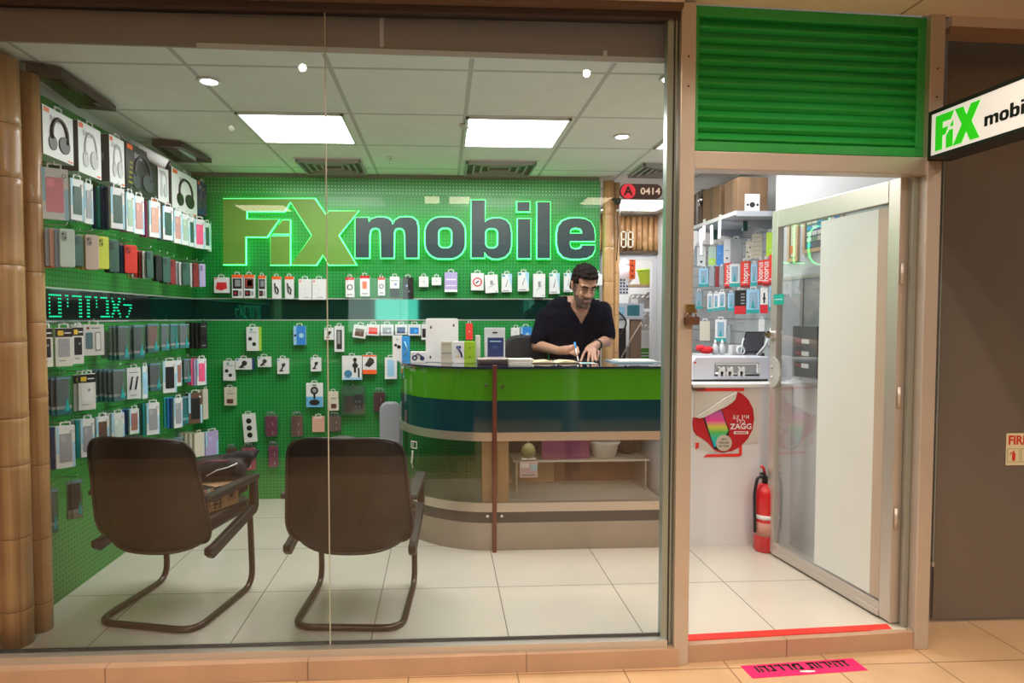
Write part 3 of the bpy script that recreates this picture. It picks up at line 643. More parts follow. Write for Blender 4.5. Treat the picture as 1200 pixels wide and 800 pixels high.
t = thing('shop_window_decal', 'white sticker of a cartoonish square-framed script on the curved display glass', 'sticker', (-.195, 3.955, .45), math.atan2(-.55, .55))
t['label'] = 'small white line decal on the curved display glass at the left end'
b = MB(); b.box(-.0, .055, -.004, -.002, .165, .172, WHITE).box(.0, .055, -.004, -.002, .125, .131, WHITE).box(0, .006, -.004, -.002, .125, .17, WHITE).box(.049, .055, -.004, -.002, .125, .17, WHITE).box(.018, .023, -.004, -.002, .13, .17, WHITE)
for i in range(6): b.box(-.004 - .002 * i + .01, .012 - .002 * i + .01, -.004, -.002, .102 - i * .014, .110 - i * .014, WHITE)
b.tube([(.02, -.003, .11), (.015, -.003, .06), (.005, -.003, .03), (.018, -.003, .0)], .002, WHITE)
b.build('print', t)

# ---------------------------------------------------------------- chairs
VINYL = mat('black_brown_vinyl', (.018, .012, .010), .42, var=.2, scale=15); TUBE = mat('brown_painted_tube', (.055, .028, .018), .3, .3, coat=.3); ARM = mat('dark_armrest_plastic', (.022, .022, .022), .45)
def arcp(P, r, n=5):
    """round the inner corners of a 3-D polyline"""
    P = [Vector(p) for p in P]; out = [P[0]]
    for i in range(1, len(P) - 1):
        a = (P[i - 1] - P[i]).normalized(); c = (P[i + 1] - P[i]).normalized(); k = min(r, (P[i - 1] - P[i]).length * .45, (P[i + 1] - P[i]).length * .45)
        s, e = P[i] + a * k, P[i] + c * k
        for j in range(n + 1): u = j / n; out.append(s * (1 - u) ** 2 + P[i] * 2 * u * (1 - u) + e * u * u)
    out.append(P[-1]); return out
def make_chair(label, loc, rz):
    t = thing('visitor_chair', label, 'chair', loc, rz)
    w = .245
    P = arcp([(-w + .03, .22, .44), (-w, .48, .435), (-w, .50, .0135), (-w, 0, .0135), (w, 0, .0135), (w, .50, .0135), (w, .48, .435), (w - .03, .22, .44)], .09)
    MB().tube(P, .0155, TUBE, n=10).build('cantilever_frame', t)
    # backrest shell: tall rounded panel, bowed, leaning towards the viewer
    b = MB(); n, k = 18, 20; vs = []; fs = []
    def prof(v):   # half width over height 0..1
        w0 = .288 - .035 * max(0, v - .25) / .75
        if v < .22: w0 *= .80 + .20 * math.sqrt(max(0, 1 - (1 - v / .22) ** 2))
        if v > .84: w0 *= .80 + .20 * math.sqrt(max(0, 1 - ((v - .84) / .16) ** 2))
        return w0
    for j in range(k + 1):
        v = .5 - .5 * cos(pi * j / k)
        for i in range(n + 1):
            u = sin(pi / 2 * (-1 + 2 * i / n)); hw = prof(v); z = .345 + .535 * v
            z += .035 * (1 - v) ** 6 * u ** 4 - .022 * v ** 8 * u ** 4
            vs.append((hw * u, .075 * u * u - .02 - .075 * v + (.03 * (1 - v)), z))
    for j in range(k):
        for i in range(n): a = j * (n + 1) + i; fs.append((a, a + 1, a + n + 2, a + n + 1))
    b.add(vs, fs, VINYL, smooth=True); o = b.build('backrest', t)
    s = o.modifiers.new('thick', 'SOLIDIFY'); s.thickness = .05; s.offset = -1
    o.modifiers.new('b', 'BEVEL').width = .02; o.modifiers['b'].segments = 3
    o.modifiers.new('s', 'SUBSURF').levels = 1; o.modifiers['s'].render_levels = 1
    loop = [vs[i] for i in range(n + 1)] + [vs[j * (n + 1) + n] for j in range(1, k + 1)] + [vs[k * (n + 1) + i] for i in range(n - 1, -1, -1)] + [vs[j * (n + 1)] for j in range(k - 1, 0, -1)]
    MB().tube([(x, y - .002, z) for x, y, z in loop], .008, mat('shell_edge_bead', (.035, .025, .022), .35), n=6, closed=True).build('edge_bead', o)
    # seat
    b = MB(); b.rr(-.245, .245, .06, .54, .09, .405, .475, VINYL, M=Matrix(((1, 0, 0, 0), (0, 0, 1, 0), (0, 1, 0, 0), (0, 0, 0, 1))))
    o = b.build('seat', t, bevel=.02)
    for sgn in (-1, 1):
        x = sgn * .285
        pad = rrect(.04, .47, .578, .606, .014, 3)
        MB().prism(pad, x - .024, x + .024, ARM, axis='x').build('armrest', t, bevel=.006)
        q = [(.47, .594), (.475, .44), (.455, .41), (.11, .325), (.07, .315), (.04, .34), (.04, .37), (.09, .375), (.425, .455), (.435, .578)]
        MB().prism(q, x - .017, x + .017, VINYL, axis='x').build('side_panel', t, bevel=.006)
    return t
cA = make_chair('dark visitor chair at the left, holding the cardboard box', (-1.335, 2.83, 0), R(-12.5))
cB = make_chair('dark visitor chair standing in front of the counter, empty seat', (-.425, 2.775, 0), R(-4))
# things on the left chair
MA = cA.matrix_basis if False else (Matrix.Translation((-1.335, 2.83, 0)) @ Matrix.Rotation(R(-12.5), 4, 'Z'))
def onchair(x, y, z): return tuple(MA @ Vector((x, y, z)))
CARD2 = mat('dim_cardboard', (.20, .12, .065), .7, var=.15, scale=10); CARD = mat('brown_cardboard', (.36, .21, .10), .7, var=.1, scale=10)
t = thing('cardboard_box', 'small brown cardboard box with black handling marks on the left chair seat', 'box', onchair(.155, .27, .477), R(62))
# local -y faces the viewer's side
MB().box(-.125, .125, -.06, .06, 0, .115, CARD).build('carton', t, bevel=.003)
b = MB(); y = -.0608
b.box(-.03, .015, y - .0004, y, .01, .114, BLACK)
b2 = MB()
for i in range(5): b2.box(-.024, .009, y - .0008, y - .0004, .018 + i * .019, .024 + i * .019, CARD).box(-.012 + (i % 2) * .008, -.006 + (i % 2) * .008, y - .0008, y - .0004, .012 + i * .019, .03 + i * .019, CARD)
for x in (-.1, .055):
    for q in ((x, x + .003, .03, .085), (x + .042, x + .045, .03, .085), (x, x + .045, .03, .033), (x, x + .045, .082, .085)): b.box(q[0], q[1], y - .0004, y, q[2], q[3], BLACK)
    b.prism([(x + .012, .04), (x + .033, .04), (x + .036, .06), (x + .022, .077), (x + .009, .06)], y - .0004, y, BLACK)
o = b.build('printed_mark', t); b2.build('mark_pattern', o)
MB().rr(-.075, -.015, .1152, .1154 + .0, .0, -.06, .06, BLACK).box(-.07, -.05, -.062, -.0605, .085, .116, col(.3, .3, .28)).build('tape', t)
t = thing('folded_jacket', 'dark folded jacket with a white piping line lying on the left chair', 'jacket', onchair(.12, .36, .50), R(10))
b = MB(); JK = mat('dark_jacket_cloth', (.02, .015, .017), .85, var=.4, scale=14, bump=.5)
b.capsule((-.14, .02, .11), (.10, .0, .135), .075, .06, JK).capsule((-.06, .06, .15), (.16, .06, .19), .045, .03, JK).capsule((.1, .05, .12), (.2, .08, .21), .04, .018, JK); b.blob((0, .02, .04), .17, .09, .06, JK)
o = b.build('cloth', t); rm = o.modifiers.new('r', 'REMESH'); rm.mode = 'VOXEL'; rm.voxel_size = .012; rm.use_smooth_shade = True
tx = bpy.data.textures.new('fold', 'CLOUDS'); tx.noise_scale = .07; d = o.modifiers.new('d', 'DISPLACE'); d.texture = tx; d.strength = .03
MB().tube([(-.02, -.078, .13), (.03, -.072, .155), (.08, -.066, .165), (.12, -.05, .18)], .003, WHITE).tube([(-.12, -.06, .17), (-.02, -.05, .195), (.08, -.03, .19)], .004, col(.18, .03, .04)).build('piping', t)

# ---------------------------------------------------------------- the man
def clothes(mb, name, vox, parent, mats, keep=None, assign=None, smooth=4):
    o = mb.build('tmp'); r = o.modifiers.new('r', 'REMESH'); r.mode = 'VOXEL'; r.voxel_size = vox; r.use_smooth_shade = True
    s = o.modifiers.new('s', 'SMOOTH'); s.factor = .5; s.iterations = smooth
    me = bpy.data.meshes.new_from_object(o.evaluated_get(bpy.context.evaluated_depsgraph_get()))
    bpy.data.objects.remove(o)
    me.materials.clear()
    for m_ in mats: me.materials.append(m_)
    bm = bmesh.new(); bm.from_mesh(me)
    if keep: bmesh.ops.delete(bm, geom=[f for f in bm.faces if not keep(f.calc_center_median())], context='FACES')
    for f in bm.faces:
        f.smooth = True; f.material_index = assign(f.calc_center_median()) if assign else 0
    bm.to_mesh(me); bm.free(); me.name = name
    q = bpy.data.objects.new(name, me); C.objects.link(q); q.parent = parent; return q
def loft(mb, rings, mt, n=24, M=None):
    vs = []; fs = []
    for (z, rx, yf, yb, *cx) in rings:
        c = cx[0] if cx else 0; ym = (yf + yb) / 2; ry = (yb - yf) / 2
        for j in range(n): a = 2 * pi * j / n; vs.append((c + rx * cos(a), ym + ry * sin(a), z))
    for i in range(len(rings) - 1):
        for j in range(n): fs.append((i * n + j, i * n + (j + 1) % n, (i + 1) * n + (j + 1) % n, (i + 1) * n + j))
    fs.append(list(range(n))[::-1]); fs.append([(len(rings) - 1) * n + j for j in range(n)])
    return mb.add(vs, fs, mt, M, True)
man = thing('person', 'dark haired bearded man in a black v-neck t-shirt writing at the counter', 'person', (.97, 4.52, 0))
O = Vector((.97, 4.52, 0))
def PM(px_, py_, Y): return on(1, Y, px_, py_) - O
neck = PM(677, 360, 4.46); headc = PM(684, 335, 4.30)
shL = PM(641, 371, 4.50); shR = PM(705, 365, 4.50)
elL = PM(630, 405, 4.50); elR = PM(711, 399, 4.44)
wrL = PM(655, 411, 4.20); wrR = PM(699, 404, 4.24)
chest = Vector((0, 0, 0))
body = MB()
MT = Matrix.Identity(4)
lean = Matrix.Translation((0, 0, .95)) @ Matrix.Rotation(R(8), 4, 'X') @ Matrix.Translation((0, 0, -.95))
hip = Vector((.0, .03, .93))
# hips and legs
loft(body, [(.80, .15, -.10, .11), (.92, .175, -.12, .12), (1.02, .165, -.12, .11), (1.15, .165, -.125, .10, -.01), (1.30, .19, -.15, .085, -.02), (1.42, .205, -.16, .06, -.02), (1.50, .18, -.14, .04, -.02), (1.555, .10, -.11, .02, -.015)], SKIN)
for s in (-1, 1):
    body.capsule((s * .09, .0, .86), (s * .10, -.01, .48), .085, .06, SKIN).capsule((s * .10, -.01, .48), (s * .11, .02, .10), .058, .042, SKIN)
    body.capsule((s * .11, .03, .05), (s * .12, -.13, .035), .045, .035, SKIN)
body.capsule(neck + Vector((0, .02, -.06)), headc + Vector((0, .03, -.05)), .062, .058, SKIN)
body.capsule(shL, elL, .058, .046, SKIN).capsule(elL, wrL, .044, .029, SKIN)
body.capsule(shR, elR, .058, .046, SKIN).capsule(elR, wrR, .044, .029, SKIN)
body.capsule(neck + Vector((0, 0, -.05)), shL + Vector((0.02, 0, .0)), .065, .062, SKIN).capsule(neck + Vector((0, 0, -.05)), shR, .065, .062, SKIN)
ZT = 1.107
def T3(*q): return Vector(q) - O
# writing hand (viewer left): palm, pinched thumb and index on the pen, three curled fingers
pL = PM(665, 410, 4.14)
body.capsule(wrL, pL, .030, .032, SKIN).capsule(wrL + Vector((.02, -.01, .012)), pL + Vector((.02, -.02, .012)), .022, .022, SKIN)
tip = PM(678, 416, 4.05)
fing = [[pL + Vector((.028, -.02, .016)), pL + Vector((.055, -.05, .020)), tip + Vector((0, 0, .015))],
        [pL + Vector((.032, -.025, .0)), pL + Vector((.055, -.055, .003)), tip + Vector((-.006, .005, -.004))],
        [pL + Vector((.026, -.028, -.012)), pL + Vector((.045, -.055, -.012)), pL + Vector((.055, -.06, -.030))],
        [pL + Vector((.015, -.03, -.020)), pL + Vector((.032, -.052, -.022)), pL + Vector((.040, -.05, -.036))],
        [pL + Vector((.010, -.01, .024)), pL + Vector((.040, -.035, .034)), tip + Vector((.006, .012, .018))]]
for q in fing: body.capsule(q[0], q[1], .0095, .0088, SKIN).capsule(q[1], q[2], .0088, .0070, SKIN)
# resting hand (viewer right): fingers spread down on the paper
pR = PM(692, 409, 4.16)
body.capsule(wrR, pR, .030, .034, SKIN).capsule(wrR + Vector((-.015, 0, 0)), pR + Vector((-.022, -.01, -.003)), .024, .022, SKIN)
for (a, c_, e) in (((-.032, -.02, .0), (684, 414, 4.08), (680.5, 420, 4.00)), ((-.012, -.03, .0), (690, 417, 4.06), (689, 424, 3.98)), ((.008, -.03, .0), (694, 419, 4.07), (694.5, 426, 3.99)),
                   ((.024, -.024, -.002), (698, 417, 4.09), (698.5, 423, 4.03)), ((.030, .0, -.004), (702, 412, 4.14), (700, 420, 4.09))):
    a = pR + Vector(a); c2_ = PM(*c_); e2 = PM(*e)
    c2_.z = max(c2_.z, ZT + .018); e2.z = ZT + .010
    body.capsule(a, c2_, .0105, .0095, SKIN).capsule(c2_, e2, .0095, .0075, SKIN)
# head
HM = Matrix.Translation(headc) @ Matrix.Rotation(R(10), 4, 'Z') @ Matrix.Rotation(R(27), 4, 'X')
hs = 1.06
HM = HM @ Matrix.Scale(hs, 4)
loft(body, [(-.128, .018, -.078, -.03), (-.118, .036, -.090, -.01), (-.095, .051, -.096, .03), (-.06, .062, -.094, .06), (-.02, .069, -.091, .085), (.02, .073, -.089, .10), (.055, .076, -.092, .105), (.085, .072, -.083, .10), (.112, .055, -.058, .08), (.130, .022, -.02, .045)], SKIN, M=HM)
def hc(a, b_, ra, rb): body.capsule(HM @ Vector(a), HM @ Vector(b_), ra * hs, rb * hs, SKIN)
hc((0, -.088, .022), (0, -.114, -.024), .009, .013); hc((-.010, -.100, -.028), (.010, -.100, -.028), .010, .010)
hc((-.046, -.080, .036), (-.012, -.090, .034), .010, .011); hc((.046, -.080, .036), (.012, -.090, .034), .010, .011)
hc((-.040, -.078, -.022), (-.03, -.082, -.03), .013, .012); hc((.040, -.078, -.022), (.03, -.082, -.03), .013, .012)
hc((-.014, -.096, -.064), (.014, -.096, -.064), .010, .010); hc((0, -.09, -.105), (0, -.088, -.10), .02, .02)
for s in (-1, 1): hc((s * .076, .012, .02), (s * .074, .004, -.022), .014, .009)
HI = HM.inverted()
def skin_id(c):
    h = HI @ c
    if h.z > -.2 and abs(h.x) < .09 and h.y < .03 and h.length < .2:
        if h.z < -.042 and h.z > -.15 and h.y < -.01:
            if abs(h.x) < .020 and -.075 < h.z < -.058 and h.y < -.09: return 0
            if h.z > -.056 and abs(h.x) > .028: return 1 if abs(h.x) > .050 else 0
            return 1
        if abs(h.x) > .062 and h.z < .02 and h.y > -.045 and h.y < -.005: return 1
    return 0
clothes(body, 'body', .0058, man, [SKIN, BEARD], assign=skin_id, smooth=2)
hair = MB(); loft(hair, [(-.04, .073, -.02, .100), (.0, .0765, -.05, .108), (.03, .0795, -.085, .112), (.06, .082, -.097, .114), (.09, .079, -.095, .110), (.120, .064, -.072, .092), (.142, .030, -.03, .055)], HAIRM, M=HM)
def hk(c):
    h = HI @ c
    if h.y < -.050 and h.z < .082: return False
    if h.y < -.02 and h.z < .035: return False
    if h.y < .03 and h.z < -.01: return False
    return not (h.z < -.035)
ho = clothes(hair, 'hair', .006, man, [HAIRM], keep=hk, smooth=2)
tx = bpy.data.textures.new('curl', 'CLOUDS'); tx.noise_scale = .020; d = ho.modifiers.new('d', 'DISPLACE'); d.texture = tx; d.strength = .022
sd = ho.modifiers.new('so', 'SOLIDIFY'); sd.thickness = .006
b = MB()
for s in (-1, 1): b.tube([HM @ Vector(q) for q in ((s * .052, -.080, .030), (s * .035, -.0945, .037), (s * .014, -.100, .031))], [.004, .0065, .006], HAIRM, n=6)
b.build('eyebrow', man)
b = MB()
for s in (-1, 1): b.tube([HM @ Vector(q) for q in ((s * .048, -.083, .014), (s * .031, -.0925, .008), (s * .016, -.092, .012))], .0028, BLACK, n=6)
b.build('eyelash', man)
b = MB(); b.tube([HM @ Vector(q) for q in ((-.02, -.100, -.066), (0, -.1055, -.064), (.02, -.100, -.066))], .003, col(.20, .08, .07), n=6); b.build('lips', man)
# t-shirt
TS = mat('black_tshirt', (.004, .005, .010), .9, var=.4, scale=6, bump=.15, spec=.08)
sh = MB()
loft(sh, [(.88, .19, -.145, .13), (1.02, .18, -.15, .12), (1.15, .185, -.155, .115, -.01), (1.30, .205, -.17, .10, -.02), (1.42, .218, -.176, .075, -.02), (1.50, .195, -.155, .055, -.02), (1.55, .12, -.12, .035, -.015)], TS)
sh.capsule(neck + Vector((0, 0, -.05)), shL, .080, .074, TS).capsule(neck + Vector((0, 0, -.05)), shR, .080, .074, TS)
eL = shL.lerp(elL, .80); eR = shR.lerp(elR, .80)
sh.capsule(shL, eL, .070, .070, TS).capsule(shR, eR, .070, .070, TS)
sh.capsule(neck + Vector((0, .01, -.10)), neck + Vector((0, .01, -.015)), .085, .075, TS)
NV = neck.copy()
def shk(c):
    if (c - eL).dot((elL - shL).normalized()) > .035 and (c - eL).length < .12: return False
    if (c - eR).dot((elR - shR).normalized()) > .035 and (c - eR).length < .12: return False
    d = c - NV
    if d.z > .035 and abs(d.x) < .09: return False
    if d.y < .03 and abs(d.x - .004) < min(.072, .072 + (d.z - .005) * .58): return False
    return c.z > .90
tso = clothes(sh, 'tshirt', .0065, man, [TS], keep=shk, smooth=3)
s_ = tso.modifiers.new('so', 'SOLIDIFY'); s_.thickness = .006; s_.offset = 0
tx = bpy.data.textures.new('creases', 'CLOUDS'); tx.noise_scale = .12; d = tso.modifiers.new('d', 'DISPLACE'); d.texture = tx; d.strength = .018
tr = MB(); JN = mat('dark_jeans', (.015, .02, .04), .8, var=.2, scale=30)
loft(tr, [(.80, .165, -.115, .125), (.90, .185, -.13, .13), (.985, .178, -.13, .12)], JN)
for s in (-1, 1): tr.capsule((s * .09, 0, .85), (s * .10, -.01, .48), .10, .075, JN).capsule((s * .10, -.01, .48), (s * .11, .02, .09), .073, .062, JN)
clothes(tr, 'trousers', .014, man, [JN])
b = MB()
for s in (-1, 1): b.capsule((s * .11, .04, .05), (s * .12, -.15, .04), .052, .042, DARK)
b.build('shoe', man)
b = MB(); dirv = (wrR - elR).normalized(); c_ = wrR + dirv * -.015
u = dirv.orthogonal().normalized(); w_ = dirv.cross(u)
for k in (-.006, .006): b.tube([c_ + dirv * k + (u * cos(a) + w_ * sin(a)) * .033 for a in [2 * pi * i / 14 for i in range(14)]], .0045, BLACK, n=6, closed=True)
b.build('bracelet', man)
# the pen in his hand
pa = PM(678, 417, 4.04) + O; pa.z = ZT + .004; pb_ = PM(673.5, 401, 4.10) + O
t = thing('pen', 'blue pen held in the writing hand of the man', 'pen', tuple(pa)); v_ = pb_ - pa
MB().tube([(0, 0, 0), v_ * .08, v_ * .1, v_ * .7], [.001, .003, .005, .005], WHITE).build('barrel', t); MB().tube([v_ * .7, v_], .006, mat('pen_blue', (.02, .3, .8), .3)).build('cap', t)

# ---------------------------------------------------------------- things on the counter
ZT2 = ZT + .0005
def ctr(px_, Y): p = on(1, Y, px_, 420); return (p.x, Y, ZT2)
def wpx(px0_, px1_, Y): return abs(on(1, Y, px1_, 400).x - on(1, Y, px0_, 400).x)
def hpx(py_, Y, base=ZT2): return on(1, Y, 520, py_).z - base
PAPER = col(.70, .68, .62)
Y_ = 3.98
t = thing('white_board', 'tall white board with two dark slots standing on the counter', 'panel', ctr(518, 4.10), R(2))
W = wpx(499, 537, 4.10); H = hpx(373, 4.10)
b = MB(); b.rr(-W / 2, W / 2, 0, H, .012, -.01, .01, WHITE); b.build('board', t, bevel=.002)
b = MB()
for x, z in ((-W * .34, H * .80), (W * .36, H * .84), (-W * .36, H * .12)): b.rr(x - .005, x + .005, z - .009, z + .009, .004, -.0112, -.010, BLACK)
b.build('slot', t)
def boxthing(name, label, cat, px0_, px1_, ptop, Y, dep, m, art=None, rz=0., base=None, group=None):
    W = wpx(px0_, px1_, Y); H = hpx(ptop, Y)
    t = thing(name, label, cat, ctr((px0_ + px1_) / 2, Y), rz, group); b = MB(); b.box(-W / 2, W / 2, 0, dep, 0, H, m); b.build('carton', t, bevel=.0015)
    if art:
        a = MB(); art(a, W, H); a.build('print', t)
    return t
boxthing('small_box', 'beige box with grey print standing before the white panel', 'box', 517, 530, 400, Y_, .05, col(.52, .50, .40), lambda a, W, H: a.box(-W / 2 + .003, W / 2 - .003, -.001, 0, H * .45, H * .5, GREYP).box(-W / 2 + .01, W / 2 - .01, -.001, 0, H * .85, H * .88, GREYP))
def art_holder(a, W, H): a.tube([(-.01, -.001, H * .75), (.012, -.001, H * .5), (.018, -.001, H * .3)], .006, NAVY).rr(-.018, .012, H * .68, H * .8, .004, -.002, 0, NAVY).box(-.02, .0, -.001, 0, H * .3, H * .34, YELLOW)
boxthing('small_box', 'white box printed with a dark holder, left of the lime box', 'box', 532, 544, 400, Y_, .05, WHITE, art_holder)
boxthing('small_box', 'lime green box standing on the counter', 'box', 544, 557, 400, Y_, .05, col(.30, .52, .02), lambda a, W, H: a.disc(0, H * .7, .006, -.001, 0, col(.1, .25, .02)).disc(0, H * .3, .006, -.001, 0, col(.1, .25, .02)))
boxthing('small_box', 'slim pale box right of the lime green box', 'box', 558, 563, 393, Y_ + .05, .09, col(.6, .6, .55))
boxthing('small_box', 'tall white box with black gadget print at the left end of the counter', 'box', 460, 471, 393, 4.25, .05, WHITE, lambda a, W, H: a.disc(-.01, H * .62, .010, -.001, 0, BLACK).disc(.012, H * .55, .013, -.001, 0, BLACK).disc(0, H * .85, .006, -.001, 0, GREYP))
boxthing('small_box', 'bright blue box beside the tall white box at the left counter end', 'box', 471, 480, 394, 4.25, .05, col(.03, .30, .72), lambda a, W, H: a.tube([(-.01, -.001, H * .2), (.01, -.001, H * .5), (-.008, -.001, H * .8)], .004, LBLUE))
boxthing('headphone_pack', 'low white pack printed with navy headphones on the counter', 'pack', 481, 499, 412, 4.05, .06, WHITE, lambda a, W, H: a.disc(-.022, H * .45, .018, -.001, 0, NAVY).disc(.026, H * .4, .015, -.001, 0, NAVY).tube([(-.022, -.001, H * .6), (.0, -.001, H * .85), (.026, -.001, H * .55)], .004, NAVY).disc(-.022, H * .45, .008, -.002, 0, WHITE))
boxthing('accessory_pack', 'dark blue accessory pack with a white header standing on the black case', 'pack', 568, 592, 384, 4.02, .05, col(.55, .60, .62), lambda a, W, H: a.box(-W * .36, W * .42, -.001, 0, H * .18, H * .72, NAVY).box(-W * .40, W * .45, -.02, 0, .0, H * .16, col(.01, .02, .06)).disc(0, H * .45, .02, -.002, 0, col(.03, .07, .2), ry=.012).box(-W * .25, W * .3, -.002, 0, H * .60, H * .63, LBLUE).box(-W * .12, W * .12, -.001, 0, H * .84, H * .88, BLACK))
bpy.data.objects[bpy.data.objects[-1].name] if False else None
t = thing('card_terminal', 'dark low equipment case with a silver lid edge on the counter by the brown bar', 'case', ctr(578, 3.86))
W = wpx(560, 595, 3.86); b = MB(); b.prism([(-W / 2, .0), (W / 2, 0), (W / 2, .030), (-W / 2, .030)], 0, .14, col(.05, .035, .05, .3)); b.build('body', t, bevel=.004)
MB().box(-W / 2 - .004, W / 2 + .004, -.004, .144, .030, .037, col(.5, .42, .40, .25)).build('lid', t, bevel=.002)
# notebooks
def note(label, px0_, px1_, Y, dep, h, cover, rz=0, z0=0):
    W = wpx(px0_, px1_, Y); p = ctr((px0_ + px1_) / 2, Y); t = thing('notebook', label, 'notebook', (p[0], p[1], p[2] + z0), rz)
    MB().box(-W / 2, W / 2, 0, dep, 0, .003, cover).box(-W / 2, W / 2, 0, dep, h, h + .002, cover).build('cover', t)
    MB().box(-W / 2 + .004, W / 2 - .004, .003, dep - .003, .003, h, PAPER).build('pages', t); return t
note('closed notebook with a pale top lying on the counter beside the open book', 596, 626, 3.98, .16, .022, PAPER)
W = .16
t = thing('open_book', 'open ledger book lying on the counter under the writing hand', 'book', ctr(652, 3.93), R(0))
MB().box(-.15, .15, 0, .19, 0, .004, col(.02, .02, .03)).build('cover', t)
for s in (-1, 1):
    MB().prism([(s * .002, .004), (s * .05, .016), (s * .14, .010), (s * .145, .004)], .005, .185, col(.66, .56, .36)).build('page_block', t)
MB().tube([(0, -.005, .006), (0, .19, .006)], .006, STEEL).build('spine', t)
t = thing('paper_slip', 'small turquoise and white repair slip under the fingers of the man', 'paper', (ctr(688, 3.94)[0], 3.94, ZT2))
MB().box(-.05, .06, -.02, .10, 0, .0012, WHITE).build('sheet', t); MB().box(-.03, .03, -.005, .05, .0013, .002, mat('turquoise_print', (.05, .5, .5), .5)).build('printed_field', t)
t = thing('document_tray', 'flat clear edged tray with papers at the right end of the counter', 'tray', (ctr(740, 4.05)[0], 4.05, ZT2))
MB().box(-.14, .16, -.12, .14, 0, .008, col(.30, .42, .5, .2)).build('base', t); MB().box(-.10, .14, -.08, .12, .008, .014, PAPER).build('papers', t)
# office chair back behind the man
t = thing('office_chair', 'black office chair standing behind the counter left of the man', 'chair', (.60, 4.60, 0))
b = MB(); b.rr(-.15, .19, .78, 1.27, .11, -.0, .06, mat('black_mesh', (.015, .015, .018), .7)); b.build('backrest', t, bevel=.02)
MB().tube([(0, .03, .80), (0, .05, .62), (0, .0, .48)], .02, DARK).build('back_support', t); MB().rr(-.2, .2, .44, .50, .03, -.26, .05, DARK).build('seat', t, bevel=.015)
MB().tube([(0, -.1, .44), (0, -.1, .08)], .025, CHROME).build('gas_lift', t)
for i in range(5):
    a = 2 * pi * i / 5 + .6; MB().tube([(0, -.1, .09), (.22 * cos(a), -.1 + .13 * sin(a), .06)], .016, DARK).blob((.22 * cos(a), -.1 + .13 * sin(a), .028), .018, .018, .028, BLACK).build('leg', t)
# small grey stool edge left of the counter
t = thing('round_cushion', 'pale grey rounded seat shell leaning behind the left end of the counter', 'seat', (-.40, 4.62, 0))
b = MB(); b.rr(-.06, .10, .42, .78, .06, -.03, .03, col(.35, .38, .45, .3)); b.build('shell', t, bevel=.015); MB().tube([(.02, 0, 0), (.02, 0, .44)], .02, DARK).lathe([(.1, 0), (.1, .015), (.02, .03)], DARK, c=(.02, 0, 0)).build('stand', t)

# ---------------------------------------------------------------- hanging goods
def shade(c, k): return tuple(min(1, x * k) for x in c)
CC = {'pink': (.72, .28, .36), 'dgreen': (.03, .10, .075), 'grey': (.32, .33, .36), 'navy': (.015, .05, .16), 'coral': (.62, .16, .12), 'dustpink': (.55, .30, .27), 'palegreen': (.38, .52, .42),
      'hotpink': (.85, .10, .25), 'magenta': (.45, .03, .20), 'white': (.70, .72, .72), 'mint': (.55, .66, .60), 'orange': (.75, .13, .03), 'peach': (.62, .36, .28), 'bluegrey': (.22, .30, .36),
      'beige': (.62, .50, .42), 'yellow': (.62, .68, .08), 'brown': (.13, .075, .05), 'red': (.72, .045, .03), 'black': (.012, .012, .014), 'ochre': (.45, .36, .10), 'wine': (.22, .02, .025),
      'lavender': (.42, .36, .62), 'blue': (.03, .22, .60), 'teal': (.02, .38, .40), 'sky': (.30, .55, .75), 'cream': (.62, .58, .48), 'lime': (.40, .62, .05), 'steel': (.27, .32, .35), 'rosebrown': (.35, .15, .12), 'taupe': (.25, .17, .14)}
def K(n, r=.4): return col(*CC[n], r)
def tab(b, w, h, m, s=1.):
    """card hanger with an open slot above the pack"""
    a = min(.028, w * .3) * s
    for q in ((-a, -a + .006, h, h + .020), (a - .006, a, h, h + .020), (-a, a, h + .014, h + .020)): b.box(q[0], q[1], -.001, .001, q[2], q[3], m)
NM = {'casebox': ('case_box', 'box'), 'silicone': ('phone_case', 'phone case'), 'clam': ('blister_pack', 'blister pack'), 'header': ('case_box', 'box'), 'plain': ('accessory_box', 'box'),
      'pouch': ('pouch', 'pouch'), 'photo': ('accessory_box', 'box'), 'bag': ('gadget_bag', 'bag')}
